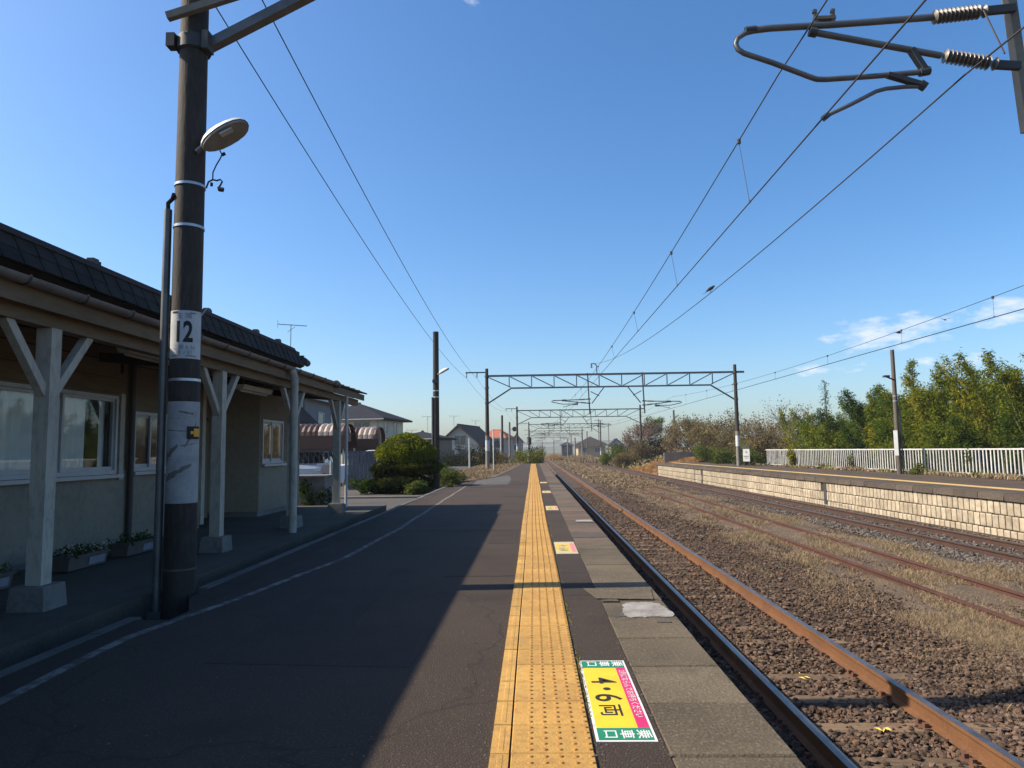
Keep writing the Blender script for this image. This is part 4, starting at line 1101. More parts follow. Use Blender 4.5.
def window(y0, y1, z0, z1, panes, x=XW, m='frame_grey', cur=True, seed=1):
    f = MB(); w = .045
    f.box(x - .07, y0, z0, x + .02, y1, z0 + .05).box(x - .07, y0, z1 - .045, x + .02, y1, z1)
    f.box(x - .07, y0, z0 + .05, x + .02, y0 + w, z1 - .045).box(x - .07, y1 - w, z0 + .05, x + .02, y1, z1 - .045)
    fr = f.build('window', m, st)
    L = (y1 - y0) / panes
    for i in range(panes):
        a = y0 + L * i; dx = -.02 if i % 2 else -.045
        s = MB(); e = .035
        a0, a1 = max(a - .03, y0 + w), min(a + L + .03, y1 - w)
        s.box(x + dx - .012, a0, z0 + .05, x + dx + .012, a0 + e, z1 - .045).box(x + dx - .012, a1 - e, z0 + .05, x + dx + .012, a1, z1 - .045)
        s.box(x + dx - .012, a0 + e, z0 + .05, x + dx + .012, a1 - e, z0 + .1).box(x + dx - .012, a0 + e, z1 - .08, x + dx + .012, a1 - e, z1 - .045)
        s.build('sash', m, fr)
        MB().box(x + dx - .003, a0 + e, z0 + .1, x + dx + .003, a1 - e, z1 - .08).build('pane', 'window_glass', fr)
    MB().box(x + .021, y0 - .06, z0 - .05, x + .09, y1 + .06, z0 - .005).build('sill', 'frame_grey', fr)
    if cur:
        curtain(x - .13, y0 + .05, y0 + (y1 - y0) * .885, z0 + .03, z1 - .05, seed).build('curtain', 'curtain', fr)
        curtain(x - .13, y1 - .2, y1 - .05, z0 + .03, z1 - .05, seed + 5).build('curtain', 'curtain', fr)
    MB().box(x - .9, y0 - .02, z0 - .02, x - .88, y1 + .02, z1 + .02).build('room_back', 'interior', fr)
wall_x('wall', 'wall_cream', XW, -16, -3.0, 0.06, 3.0)  # unseen stretch behind the camera, added to block sky light
for y in (4.9, 9.62, 11.2):
    MB().box(XW - .012, y, 2.33, XW + .012, y + .05, 2.95).build('batten', 'wood_soffit', st)
for z in (2.48, 2.66, 2.83):
    MB().box(XW - .012, -3, z, XW - .002, 11.95, z + .012).build('board_joint', 'wood_soffit', st)
MB().tube([(-4.0, -2, 2.44), (-4.0, 16.0, 2.44)], .012, 6).build('cable', 'rubber', st, True)
for y in (5.75, 9.05, 11.9):
    MB().box(-4.1, y - .09, 2.42, -3.96, y + .06, 2.5).build('junction_box', 'frame_dark', st)
window(5.2, 9.55, .98, 2.02, 4, seed=3)
window(9.95, 10.95, 1.0, 1.84, 2, m='frame_grey', cur=False)
MB().tube([(XW + .05, 9.84, .02), (XW + .05, 9.84, 2.5)], .04, 10).build('downpipe', 'frame_dark', st, True)
MB().box(XW - .1, 11.96, .06, XW + .06, 12.08, 2.5).build('corner_post', 'post_white', st)
# entrance recess
XR = -6.35
wall_x('wall', 'wall_brown', XR, 12.0, 14.0, 0, 3.0)
for i, y0 in enumerate((12.15, 12.9)):
    d = MB().box(XR + .01, y0, .06, XR + .05, y0 + .72, 1.86).build('door', 'frame_dark', st)
    MB().box(XR + .051, y0 + .08, .85, XR + .056, y0 + .64, 1.78).build('pane', 'pane_dark', d)
    MB().box(XR + .051, y0 + .05, .74, XR + .07, y0 + .67, .80).build('rail', 'frame_grey', d)
MB().box(XR + .01, 12.05, 1.86, XR + .09, 13.75, 1.93).build('door_head', 'frame_dark', st)
# projecting end room
XE = -5.35
MB().box(XE - 1.2, 13.99, .1, XE - .002, 14.0 - .003, 2.9).build('wall', 'wall_entrance', st)
wall_x('wall', 'wall_cream', XE, 14.0, 16.4, .1, 1.06, [(14.12, 15.3, 1.02, 1.9)])
wall_x('wall', 'wall_warm_shade', XE, 14.0, 16.4, 1.06, 2.9, [(14.12, 15.3, 1.02, 1.9)])
MB().box(XE - 1.2, 16.403, .1, XE - .004, 16.45, 2.9).build('wall', 'wall_warm_shade', st)
MB().box(XE - 1.2, 14.02, 0, XE - .03, 16.4, .1).build('wall_base', 'plinth_concrete', st)
window(14.12, 15.3, 1.02, 1.9, 2, x=XE, cur=False)
MB().box(-10.5, -3, 0, -10.4, 16.4, 3.0).box(-10.4, 16.2, 0, XE - 1.21, 16.4, 3.0).build('wall', 'wall_warm_shade', st)
# main roof: low slope, steep tiled eave band, cap strip, soffit
Y0, Y1 = -16.0, 14.42  # roof runs on unseen behind the camera, added to block sky light
rf = MB().prism([(-4.72, Y0, 3.27), (-8.8, Y0, 4.32), (-12.9, Y0, 3.27), (-12.9, Y0, 3.17), (-8.8, Y0, 4.2), (-4.72, Y0, 3.15)], (0, Y1 - Y0, 0)).build('roof', 'roof_tile_dark', st)
MB().prism([(-4.62, Y0, 2.97), (-4.74, Y0, 3.24), (-4.86, Y0, 3.14), (-4.70, Y0, 2.93)], (0, Y1 - Y0 - .02, 0)).build('eave_board', 'roof_sheet', rf)
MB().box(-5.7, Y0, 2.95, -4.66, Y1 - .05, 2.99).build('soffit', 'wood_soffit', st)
cap = MB()
for i in range(62):
    y0 = Y0 + i * .486
    cap.prism([(-4.68, y0, 3.235), (-4.72, y0, 3.31), (-4.9, y0, 3.345), (-4.9, y0, 3.24)], (0, .474, 0))
cap.build('eave_cap', 'roof_cap_red', rf)
def etile(i):
    g = random.Random(i); m = MB(); w = .262; n = 5; P = []; F = []
    for j in range(n):
        y = w * j / (n - 1); hh = .007 * math.cos((j / (n - 1)) * math.pi) + g.uniform(-.003, .003)
        P += [(.02 + hh * .6, y, 0), (-.055 + hh * .6, y, .155), (-.03 + hh * .6, y, -.012), (-.09 + hh * .6, y, .13)]
    for j in range(n - 1):
        a = j * 4; F += [(a, a + 4, a + 5, a + 1), (a, a + 2, a + 6, a + 4), (a + 2, a + 3, a + 7, a + 6), (a + 1, a + 5, a + 7, a + 3)]
    F += [(0, 1, 3, 2), (4 * n - 4, 4 * n - 2, 4 * n - 1, 4 * n - 3)]
    return m.add(P, F).mesh('roof_tile', 'roof_tile_dark')
ET = [etile(i) for i in range(4)]
for row in range(2):
    for i in range(72):
        y = -4.98 + i * .268
        if y > Y1 - .27: break
        link('roof_tile', ET[(i * 3 + row) % 4], rf, Vector((-4.595 - row * .058, y, 2.962 + row * .135 + rnd.uniform(-.004, .004))) - wloc(st))
for y in (7.6, 10.4, 12.3, 13.4):
    MB().box(-4.86, y, 3.33, -4.78, y + .1, 3.39).tube([(-4.82, y + .16, 3.31), (-4.82, y + .16, 3.38)], .025, 8).build('snow_guard', 'steel_dark', rf)
MB().tube([(-4.62, Y1 - .02, 3.09), (-4.62, Y1 + .2, 3.06)], .07, 10).box(-4.8, Y1 - .02, 3.0, -4.64, Y1 + .06, 3.2).build('eave_end', 'steel_dark', rf)
# canopy
cz = lambda x: 2.575 + (-3.8 - x) * .185
for a, c in ((-16.0, 13.9), (13.92, 16.45)):  # canopy extended unseen behind the camera to deepen the shade
    r_ = MB().prism([(-3.8, a, cz(-3.8)), (-5.58, a, cz(-5.58)), (-5.58, a, cz(-5.58) - .03), (-3.8, a, cz(-3.8) - .03)], (0, c - a, 0)).build('canopy_roof', 'roof_sheet', st)
    for k in range(int((c - a) / .455)):
        y = a + .1 + k * .455
        MB().bar((-3.82, y, cz(-3.82) + .006), (-5.5, y, cz(-5.5) + .006), .03, .022).build('roof_seam', 'roof_sheet', r_)
y = Y0 + .2
while y < 16.4:
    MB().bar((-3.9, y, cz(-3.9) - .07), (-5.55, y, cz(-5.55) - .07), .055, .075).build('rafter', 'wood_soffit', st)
    y += .455
MB().box(-3.885, Y0, 2.385, -3.855, 13.9, 2.53).box(-3.885, 13.93, 2.40, -3.855, 16.4, 2.53).build('fascia', 'wood_tan', st)
gt = MB()
n = 8; P = []; F = []
for i in range(n + 1):
    a = math.pi + math.pi * i / n
    P += [(-3.80 + .058 * math.cos(a), Y0, 2.572 + .058 * math.sin(a)), (-3.80 + .058 * math.cos(a), 13.86, 2.572 + .058 * math.sin(a)), (-3.80 + .052 * math.cos(a), Y0, 2.572 + .052 * math.sin(a)), (-3.80 + .052 * math.cos(a), 13.86, 2.572 + .052 * math.sin(a))]
for i in range(n):
    k = 4 * i; F += [(k, k + 1, k + 5, k + 4), (k + 2, k + 6, k + 7, k + 3)]
F += [(0, 2, 3, 1), (4 * n, 4 * n + 1, 4 * n + 3, 4 * n + 2)]
gut = gt.add(P, F).build('gutter', 'gutter_grey', st, True)
for k in range(27):
    y = -4.6 + k * .7
    if y > 13.8: break
    m = MB()
    pa = [(-3.80 + .063 * math.cos(a), y, 2.572 + .063 * math.sin(a)) for a in np.linspace(math.pi * .95, math.pi * 2.05, 8)]
    m.tube(pa, .009, 6).build('gutter_bracket', 'steel_dark', gut)
MB().tube([(-3.81, 13.86, 2.56), (-3.81, 13.98, 2.54)], .07, 10).build('gutter_end', 'frame_dark', gut, True)
MB().box(-4.09, Y0, 2.285, -3.97, 16.3, 2.415).build('tie_beam', 'wood_tan', st)
for y in (2.4, 5.85, 9.15, 12.0, 14.75):
    MB().bar((-4.03, y, 2.35), (-5.6, y, 2.5), .09, .12).build('cross_beam', 'wood_soffit', st)
    p = MB().box(-4.095, y - .065, .19, -3.965, y + .065, 2.285).build('post', 'post_white', st)
    MB().hexa([(-4.18, y - .15, 0), (-3.88, y - .15, 0), (-3.88, y + .15, 0), (-4.18, y + .15, 0), (-4.165, y - .135, .19), (-3.895, y - .135, .19), (-3.895, y + .135, .19), (-4.165, y + .135, .19)]).build('plinth', 'plinth_concrete', p)
    for s in (-1, 1):
        MB().bar((-4.03, y + s * .05, 1.74), (-4.03, y + s * .52, 2.3), .07, .075).build('brace', 'post_white', p)
MB().tube([(-3.74, 11.2, 0), (-3.74, 11.2, 2.4), (-3.78, 11.2, 2.52)], .06, 14).build('downpipe', 'post_white', st, True)
MB().tube([(-3.86, 14.86, .1), (-3.86, 14.86, 2.4)], .03, 10).build('downpipe', 'plate_white', st, True)
# lamps under the canopy
for (ya, yb, z, lab) in ((7.75, 9.0, 2.36, 'nearer of the two fluorescent lamps under the station canopy'), (10.9, 12.1, 2.22, 'farther of the two fluorescent lamps under the station canopy')):
    t = thing('strip_lamp', lab, 'lamp', (-4.5, (ya + yb) / 2, z), 'strip lamps under the canopy')
    MB().prism([(-4.56, ya, z), (-4.44, ya, z), (-4.41, ya, z + .07), (-4.59, ya, z + .07)], (0, yb - ya, 0)).build('housing', 'tube_white', t)
    MB().tube([(-4.5, ya + .04, z - .02), (-4.5, yb - .04, z - .02)], .016, 10).build('tube', 'plate_white', t, True)
    for yy in (ya + .15, yb - .15):
        MB().tube([(-4.5, yy, z + .06), (-4.5, yy, z + .5 if z > 2.3 else z + .46)], .01, 6).build('hanger', 'frame_dark', t)
# planters
PX = -4.96
def planter(label, y, leaf, flowers, seed):
    t = thing('flower_planter', label, 'planter', (PX, y, 0), 'planters along the station wall')
    y0, y1 = y - .35, y + .35
    def ring(z, e): return [(PX - .11 - e, y0 - e, z), (PX + .11 + e, y0 - e, z), (PX + .11 + e, y1 + e, z), (PX - .11 - e, y1 + e, z)]
    MB().hexa(ring(.02, -.02) + ring(.15, .0)).hexa(ring(.145, .015) + ring(.17, .02)).build('trough', 'planter_grey', t)
    MB().hexa([(PX + .098, y + .0, .045), (PX + .098, y + .29, .045), (PX + .112, y + .29, .125), (PX + .112, y + .0, .125), (PX + .102, y + .0, .045), (PX + .102, y + .29, .045), (PX + .116, y + .29, .125), (PX + .116, y + .0, .125)]).build('name_label', 'planter_label', t)
    g = np.random.default_rng(seed); n = 260
    X = PX + g.uniform(-.14, .14, n); Y = y + g.uniform(-.34, .34, n); Z = .15 + g.uniform(0, .09, n)
    V, F = leaf_tris(np.stack([X, Y, Z], 1), g.uniform(.03, .06, n), g)
    tag(np_build('plant', V, F, leaf, t), kind='stuff')
    if flowers:
        n = 70; X = PX + g.uniform(-.14, .16, n); Y = y + g.uniform(-.32, .32, n); Z = .18 + g.uniform(0, .09, n)
        V, F = leaf_tris(np.stack([X, Y, Z], 1), g.uniform(.02, .035, n), g)
        tag(np_build('flowers', V, F, 'petal_pale', t), kind='stuff')
def leaf_tris(P, size, g, down=0.0, flat=0.0, asp=.45):
    """one leaf-shaped quad (two triangles) per point"""
    n = len(P); size = np.asarray(size)
    d = g.normal(size=(n, 3)); d[:, 2] = d[:, 2] * (1 - flat) - down; d /= np.linalg.norm(d, axis=1)[:, None] + 1e-9
    u = g.normal(size=(n, 3)); u -= d * (u * d).sum(1)[:, None]; u /= np.linalg.norm(u, axis=1)[:, None] + 1e-9
    s = size[:, None]
    V = np.stack([P, P + d * s * .5 + u * s * asp * .5, P + d * s, P + d * s * .5 - u * s * asp * .5], 1).reshape(-1, 3)
    k = (np.arange(n) * 4)[:, None]
    return V, np.concatenate([k + np.array([[0, 1, 2]]), k + np.array([[0, 2, 3]])], 0)
planter('planter with leafy plants half hidden behind the nearest canopy post', 6.35, 'leaf_weed', False, 1)
planter('middle planter, with pale blossoms, against the cream station wall', 7.85, 'leaf_deep', True, 2)
planter('planter with dark leaves below the black downpipe of the station', 8.95, 'leaf_deep', False, 3)

# ================================================================== LEFT BACKGROUND
def leafy(name, m, centers, radii, n, size, parent, seed=0, shell=.55, down=0.0, flat=0.0, asp=.45):
    """leaves through ellipsoids (denser towards the outside)"""
    g = np.random.default_rng(seed); Vs = []; Fs = []; k = 0
    centers = np.asarray(centers, float); radii = np.asarray(radii, float)
    vol = radii.prod(1) ** .67; cnt = np.maximum((n * vol / vol.sum()).astype(int), 4)
    for c, r, q in zip(centers, radii, cnt):
        d = g.normal(size=(q, 3)); d /= np.linalg.norm(d, axis=1)[:, None]
        rr = shell + (1 - shell) * g.uniform(0, 1, (q, 1)) ** .6
        P = c + d * r * rr * (1 + .12 * g.normal(size=(q, 1)))
        V, F = leaf_tris(P, size * g.uniform(.6, 1.3, q), g, down, flat, asp)
        Vs.append(V); Fs.append(F + k); k += len(V)
    return np_build(name, np.concatenate(Vs), np.concatenate(Fs), m, parent)
def dome(c, r, flatb=.35, n=26, seed=0):
    """solid clipped mass inside the leaves"""
    g = random.Random(seed); P = []; F = []; k = 12
    for i in range(k + 1):
        a = -math.pi / 2 + math.pi * i / k
        for j in range(n):
            b2 = 2 * math.pi * j / n; rr = 1 + g.uniform(-.03, .03)
            z = math.sin(a); z = max(z, -flatb)
            P.append((c[0] + r[0] * math.cos(a) ** .75 * math.cos(b2) * rr if i not in (0, k) else c[0], c[1] + r[1] * math.cos(a) ** .75 * math.sin(b2) * rr if i not in (0, k) else c[1], c[2] + r[2] * z * rr))
    for i in range(k):
        for j in range(n):
            F.append((i * n + j, i * n + (j + 1) % n, (i + 1) * n + (j + 1) % n, (i + 1) * n + j))
    return MB().add(P, F)
t = thing('hedge_tree', 'tree clipped into layered domes, lit yellow green top and shaded lower tiers put into the leaf colours, beside the black utility pole', 'tree', (-4.5, 25.8, -.2))
MB().tube([(-4.5, 25.8, -.2), (-4.5, 25.8, .7)], .12, 10).build('trunk', 'bark', t, True)
def hedge_layer(c, r, m, n, seed, fb=.3):
    o = dome(c, tuple(v * .95 for v in r), fb, 28, seed).build('clipped_dome', 'leaf_dark_shaded', t)
    g = np.random.default_rng(seed); d = g.normal(size=(n, 3)); d /= np.linalg.norm(d, axis=1)[:, None]; d[:, 2] = np.maximum(d[:, 2], -fb)
    P = np.array(c) + d * np.array(r) * np.sqrt((np.hypot(d[:, 0], d[:, 1]) ** 1.5)[:, None] * np.array([[1, 1, 0]]) + np.array([[0, 0, 1.0]])) ** .5 * g.uniform(.95, 1.04, (n, 1)) * (1 + .035 * np.sin(d[:, :1] * 7 + seed) * np.cos(d[:, 1:2] * 6) + .03 * np.sin(d[:, 2:] * 9))
    V, F = leaf_tris(P, .095 * g.uniform(.5, 1.3, n), g)
    np_build('leaves', V, F, m, o)
hedge_layer((-4.55, 25.8, 1.1), (1.02, .95, .72), 'leaf_hedge_lit', 22000, 1, .25)
hedge_layer((-4.2, 25.6, .66), (.9, .9, .3), 'leaf_hedge_half_shade', 11000, 2, .6)
hedge_layer((-5.0, 25.5, .58), (.68, .75, .4), 'leaf_dark_shaded', 9000, 3, .6)
hedge_layer((-4.65, 25.3, .06), (1.12, .85, .42), 'leaf_dark_shaded', 14000, 4, .6)
def weed(label, x, y, z, r, h, n, m, seed, name='leafy_shrub', size=.09, group=None):
    t = thing(name, label, 'shrub', (x, y, z), group)
    g = np.random.default_rng(seed)
    c = [(x + g.uniform(-r, r) * .8, y + g.uniform(-r, r) * .6, z + h * g.uniform(.1, .85)) for _ in range(13)]
    leafy('foliage', m, c, [(r * s * .5, r * s * .5, h * s * .3) for s in g.uniform(.45, 1.25, 13)], n, size, t, seed, .2)
    st_ = MB()
    for q in c: st_.tube([(x, y, z), q], .012, 5)
    st_.build('stems', 'bark', t)
weed('low rounded shrub at the foot of the clipped hedge tree, nearest the kerb', -4.05, 24.6, -.2, .45, .55, 2200, 'leaf_weed', 5)
weed('dark small shrub left of the clipped hedge tree by the grey fence', -5.95, 25.0, -.2, .4, .5, 1500, 'leaf_deep', 6)
weed('weedy shrub just right of the black utility pole', -3.2, 28.6, -.2, .55, .75, 2400, 'leaf_weed', 7)
weed('weedy bush behind the black utility pole before the house garden', -3.9, 30.5, -.2, .8, .9, 2600, 'leaf_deep', 8)
t = thing('stone_figure', 'small pale marker stone standing in the weeds right of the black pole', 'stone', (-2.95, 30.2, -.05))
MB().hexa([(-3.06, 30.1, -.22), (-2.86, 30.1, -.22), (-2.86, 30.3, -.22), (-3.06, 30.3, -.22), (-3.0, 30.13, .3), (-2.84, 30.13, .3), (-2.84, 30.25, .3), (-3.0, 30.25, .3)]).build('block', 'wood_tan', t)
# bicycle shelters with vaulted roofs
def shelter(label, x0, x1, y0, y1, ze, zt, cream, step=.235):
    t = thing('bicycle_shelter', label, 'shelter', ((x0 + x1) / 2, y0, -.22), 'bicycle shelters')
    n = int((x1 - x0) / step); st_ = (x1 - x0) / n; k = 8
    arc = [(y0 + (y1 - y0) * (1 - math.cos(math.pi * i / k)) / 2, ze + (zt - ze) * math.sin(math.pi * i / k) ** .7) for i in range(k + 1)]
    for i in range(n):
        xa, xb = x0 + st_ * i, x0 + st_ * (i + 1) - .03
        up = .03
        P = []
        for yy, zz in arc: P += [(xa, yy, zz), ((xa + xb) / 2, yy, zz + .05), (xb, yy, zz), ((xa + xb) / 2, yy, zz - .03)]
        F = []
        for j in range(k):
            a = 4 * j
            F += [(a, a + 1, a + 5, a + 4), (a + 1, a + 2, a + 6, a + 5), (a + 2, a + 3, a + 7, a + 6), (a + 3, a, a + 4, a + 7)]
        F += [(0, 3, 2, 1), (4 * k, 4 * k + 1, 4 * k + 2, 4 * k + 3)]
        MB().add(P, F).build('roof_panel', 'shelter_highlight' if i in cream else 'shelter_brown', t)  # the cream panels carry the painted highlights
    MB().box(x0 - .05, y0 - .04, ze - .32, x1 + .05, y0 + .03, ze + .25).build('eave_beam', 'shelter_brown', t)
    MB().box(x0 - .05, y1 - .03, ze - .3, x1 + .05, y1 + .04, ze).build('eave_beam', 'shelter_brown', t)
    MB().box(x0 - .02, y0 + .04, ze - .45, x1 + .02, y0 + .12, ze - .31).build('lower_beam', 'frame_dark', t)
    for x in np.linspace(x0 + .1, x1 - .1, 3):
        for yy in (y0 + .08, y1 - .05):
            MB().tube([(x, yy, -.22), (x, yy, ze - .3)], .045, 8).build('post', 'post_white', t, True)
    return t
shelter('nearer bicycle shelter with brown vaulted roof and sun highlights painted as pale ribs, seen through the canopy posts', -12.5, -8.1, 31, 33, 1.72, 2.5, {5, 6, 7, 8, 13, 14, 15, 16})
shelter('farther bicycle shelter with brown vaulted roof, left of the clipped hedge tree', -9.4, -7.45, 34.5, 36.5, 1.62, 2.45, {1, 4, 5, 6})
t = thing('panel_fence', 'blue grey corrugated panel fence below the bicycle shelter', 'fence', (-6.9, 26, -.22))
for i in range(7):
    MB().box(-7.15 + i * .15, 27.8, -.22, -7.02 + i * .15, 27.86, 1.28 + rnd.uniform(-.01, .01)).build('panel', 'panel_bluegrey', t)
MB().box(-7.2, 27.87, .1, -6.1, 27.92, .2).box(-7.2, 27.87, 1.0, -6.1, 27.92, 1.1).build('rail', 'frame_dark', t)
t = thing('gate_posts', 'pair of thin white gate posts right of the ivy covered utility box', 'gate', (-5.75, 20.6, -.22))
for x in (-5.80, -5.66):
    MB().tube([(x, 20.6, -.22), (x, 20.6, 1.0)], .03, 8).build('post', 'plate_white', t, True)
MB().bar((-5.8, 20.6, .25), (-6.2, 20.6, .25), .04).bar((-5.8, 20.6, .9), (-6.2, 20.6, .9), .04).build('rail', 'plate_white', t)
t = thing('utility_box', 'grey utility box overgrown with ivy just past the station end room', 'cabinet', (-5.5, 18.4, -.22))
MB().box(-6.05, 18.1, -.22, -5.25, 18.8, .62).build('cabinet', 'plinth_concrete', t)
MB().box(-6.1, 18.05, .62, -5.2, 18.85, .66).build('lid', 'plinth_concrete', t)
leafy('ivy', 'leaf_deep', [(-5.6, 18.05, .0), (-5.3, 18.1, .15), (-5.25, 18.5, .1), (-5.75, 18.05, .35)], [(.25, .06, .3), (.15, .06, .3), (.06, .25, .3), (.2, .06, .2)], 700, .08, t, 3, .1)
# parked cars (side profile swept across the width, cabin narrowing)
def car(label, x, y, yaw, paint, s=1.0):
    t = thing('parked_car', label, 'car', (x, y, -.2), 'cars by the bicycle shelters')
    t.rotation_euler = (0, 0, yaw)
    L = 3.5; W2 = .74
    low = [(-1.75, .32), (-1.72, .75), (-1.6, .92), (-.95, .98), (1.2, .98), (1.62, .95), (1.74, .7), (1.75, .32), (1.45, .24), (-1.45, .24)]
    m = MB(); n = len(low)
    def put(b_, secs, name, mt, par, smooth=False):
        me = b_.mesh(name, mt, Vector((0, 0, 0)), smooth); return link(name, me, par)
    P = []; rows = [(-W2, .96), (-W2 + .04, 1), (W2 - .04, 1), (W2, .96)]
    for yy, f in rows: P += [(a * f, yy, .24 + (z - .24) * (1 if abs(yy) < W2 else .96)) for a, z in low]
    F = [tuple(range(n))]
    for r_ in range(3):
        for j in range(n): F.append((r_ * n + j, r_ * n + (j + 1) % n, (r_ + 1) * n + (j + 1) % n, (r_ + 1) * n + j))
    F.append(tuple(range(3 * n, 4 * n))[::-1])
    body = put(MB().add(P, F), 0, 'body', paint, t)
    cabin = [(-1.05, .98), (-.45, 1.46), (1.25, 1.48), (1.62, .96)]
    P = [(a, s_ * (W2 - .04 - (z - .97) * .28), z) for s_ in (-1, 1) for a, z in cabin]
    put(MB().add(P, [(0, 1, 2, 3), (7, 6, 5, 4), (0, 4, 5, 1), (2, 6, 7, 3), (3, 7, 4, 0)]).add(P, []), 0, 'window', 'pane_dark', t)
    put(MB().hexa([(-.5, -.6, 1.46), (1.3, -.6, 1.48), (1.3, .6, 1.48), (-.5, .6, 1.46), (-.4, -.55, 1.51), (1.2, -.55, 1.53), (1.2, .55, 1.53), (-.4, .55, 1.51)]), 0, 'roof', paint, t)
    for s_ in (-1, 1):
        for a, c in (((-1.05, .98), (-.48, 1.47)), ((.35, .98), (.4, 1.47)), ((1.62, .96), (1.27, 1.48))):
            y0 = s_ * (W2 - .03 - (a[1] - .97) * .28); y1 = s_ * (W2 - .03 - (c[1] - .97) * .28)
            put(MB().bar((a[0], y0, a[1]), (c[0], y1, c[1]), .07, .05), 0, 'pillar', paint, t)
        put(MB().box(-1.755, s_ * .6 - .1, .66, -1.69, s_ * .6 + .1, .8), 0, 'headlight', 'plate_white', t)
        put(MB().box(1.68, s_ * .62 - .08, .66, 1.76, s_ * .62 + .08, .9), 0, 'tail_light', 'red_lens', t)
        for wx in (-1.1, 1.1):
            w = put(MB().lathe([(.2, -.08), (.28, -.07), (.285, .07), (.2, .08)], (wx, s_ * (W2 - .07), .285), 18, 0, 'y'), 0, 'wheel', 'rubber', t)
            put(MB().lathe([(.05, -.09), (.17, -.085), (.17, .085), (.05, .09)], (wx, s_ * (W2 - .07), .285), 12, 0, 'y'), 0, 'rim', 'car_silver', w)
    return t
car('white car parked right of the grey panel fence, half hidden by the clipped hedge tree', -6.5, 30.2, R(15), 'car_white')
car('silver car parked behind the canopy posts under the nearer bicycle shelter', -10.0, 32.6, R(95), 'car_silver')

# houses -------------------------------------------------------------------------
def house(label, x0, x1, y0, y1, zb, ze, zr, roof, wm, rm, wins=(), ov=.5, ridge='y', hipd=None, group=None):
    t = thing('house', label, 'house', ((x0 + x1) / 2, y0, zb), group)
    MB().box(x0, y0, zb, x1, y1, ze).build('wall', wm, t)
    X0, X1, Ya, Yb = x0 - ov, x1 + ov, y0 - ov, y1 + ov; xm, ym = (x0 + x1) / 2, (y0 + y1) / 2
    if roof == 'hip':
        hd = hipd or min(X1 - X0, Yb - Ya) / 2
        r0, r1 = ((xm, Ya + hd, zr), (xm, Yb - hd, zr)) if ridge == 'y' else ((X0 + hd, ym, zr), (X1 - hd, ym, zr))
        b = [(X0, Ya, ze), (X1, Ya, ze), (X1, Yb, ze), (X0, Yb, ze)]; c = [(a, q, z - .18) for a, q, z in b]
        P = b + [r0, r1] + c
        F = [(0, 1, 4), (1, 2, 5, 4), (2, 3, 5), (3, 0, 4, 5)] if ridge == 'y' else [(0, 1, 5, 4), (1, 2, 5), (2, 3, 4, 5), (3, 0, 4)]
        F += [(6, 7, 1, 0), (7, 8, 2, 1), (8, 9, 3, 2), (9, 6, 0, 3), (9, 8, 7, 6)]
        rf_ = MB().add(P, F).build('roof', rm, t)
    else:
        k = (zr - ze) / ((x1 - x0) / 2); zl = ze - ov * k
        rf_ = MB().prism([(X0, Ya, zl), (xm, Ya, zr), (X1, Ya, zl), (X1, Ya, zl + .2), (xm, Ya, zr + .25), (X0, Ya, zl + .2)], (0, Yb - Ya, 0)).build('roof', rm, t)
        MB().prism([(x0, y0, ze), (x1, y0, ze), (xm, y0, zr - .02)], (0, y1 - y0, 0)).build('gable', wm, t)
    if roof == 'hip':
        MB().tube([r0, r1] if (Vector(r0) - Vector(r1)).length > .1 else [r0, (r0[0], r0[1] + .3, r0[2])], .12, 8).build('ridge', rm, rf_)
    else:
        MB().bar((xm, Ya, zr + .26), (xm, Yb, zr + .26), .3, .16).build('ridge', rm, rf_)
    gz = ze - .12 if roof == 'hip' else zl - .02
    MB().bar((X0, Ya - .06, gz), (X1, Ya - .06, gz), .12, .12).build('gutter', 'frame_grey', rf_) if roof == 'hip' else MB().bar((X1 + .05, Ya, gz), (X1 + .05, Yb, gz), .12, .12).build('gutter', 'frame_grey', rf_)
    MB().tube([(x1 - .15, y0 - .06, zb), (x1 - .15, y0 - .06, ze - .2)], .05, 6).build('downpipe', 'frame_grey', t)
    MB().box(x0 - .02, y0 - .03, zb, x1 + .03, y1, zb + .45).build('foundation', 'plinth_concrete', t)
    for face, a, c, za, zb_ in wins:
        if face == 's':
            f = MB().box(a - .07, y0 - .06, za - .07, c + .07, y0 - .002, za).box(a - .07, y0 - .06, zb_, c + .07, y0 - .002, zb_ + .07).box(a - .07, y0 - .06, za, a, y0 - .002, zb_).box(c, y0 - .06, za, c + .07, y0 - .002, zb_).box((a + c) / 2 - .03, y0 - .05, za, (a + c) / 2 + .03, y0 - .002, zb_)
            f = f.build('window', 'frame_grey', t); MB().box(a, y0 - .03, za, c, y0 - .004, zb_).build('pane', 'pane_far', f)
        else:
            f = MB().box(x1 + .002, a - .07, za - .07, x1 + .06, c + .07, za).box(x1 + .002, a - .07, zb_, x1 + .06, c + .07, zb_ + .07).box(x1 + .002, a - .07, za, x1 + .06, a, zb_).box(x1 + .002, c, za, x1 + .06, c + .07, zb_)
            f = f.build('window', 'frame_grey', t); MB().box(x1 + .004, a, za, x1 + .03, c, zb_).build('pane', 'pane_far', f)
    return t
h = house('cream two-storey house with dark hipped roof behind the bicycle shelters', -23.4, -15.9, 75, 82.5, -1.2, 4.75, 6.6, 'hip', 'house_cream', 'roof_slate',
      [('s', -18.6, -16.9, 3.1, 4.35), ('s', -20.9, -19.8, 3.0, 4.3), ('s', -22.0, -21.3, 3.0, 4.3), ('s', -18.3, -16.6, .3, 1.9), ('e', 76.5, 77.3, 3.2, 4.4), ('e', 79.5, 80.3, 3.2, 4.4)], .85)
h.rotation_euler.z = R(-9)
MB().box(-19.2, 74.0, 2.3, -16.4, 74.95, 2.45).box(-19.2, 74.0, 2.45, -16.4, 74.06, 3.1).build('balcony', 'shelter_brown', h)
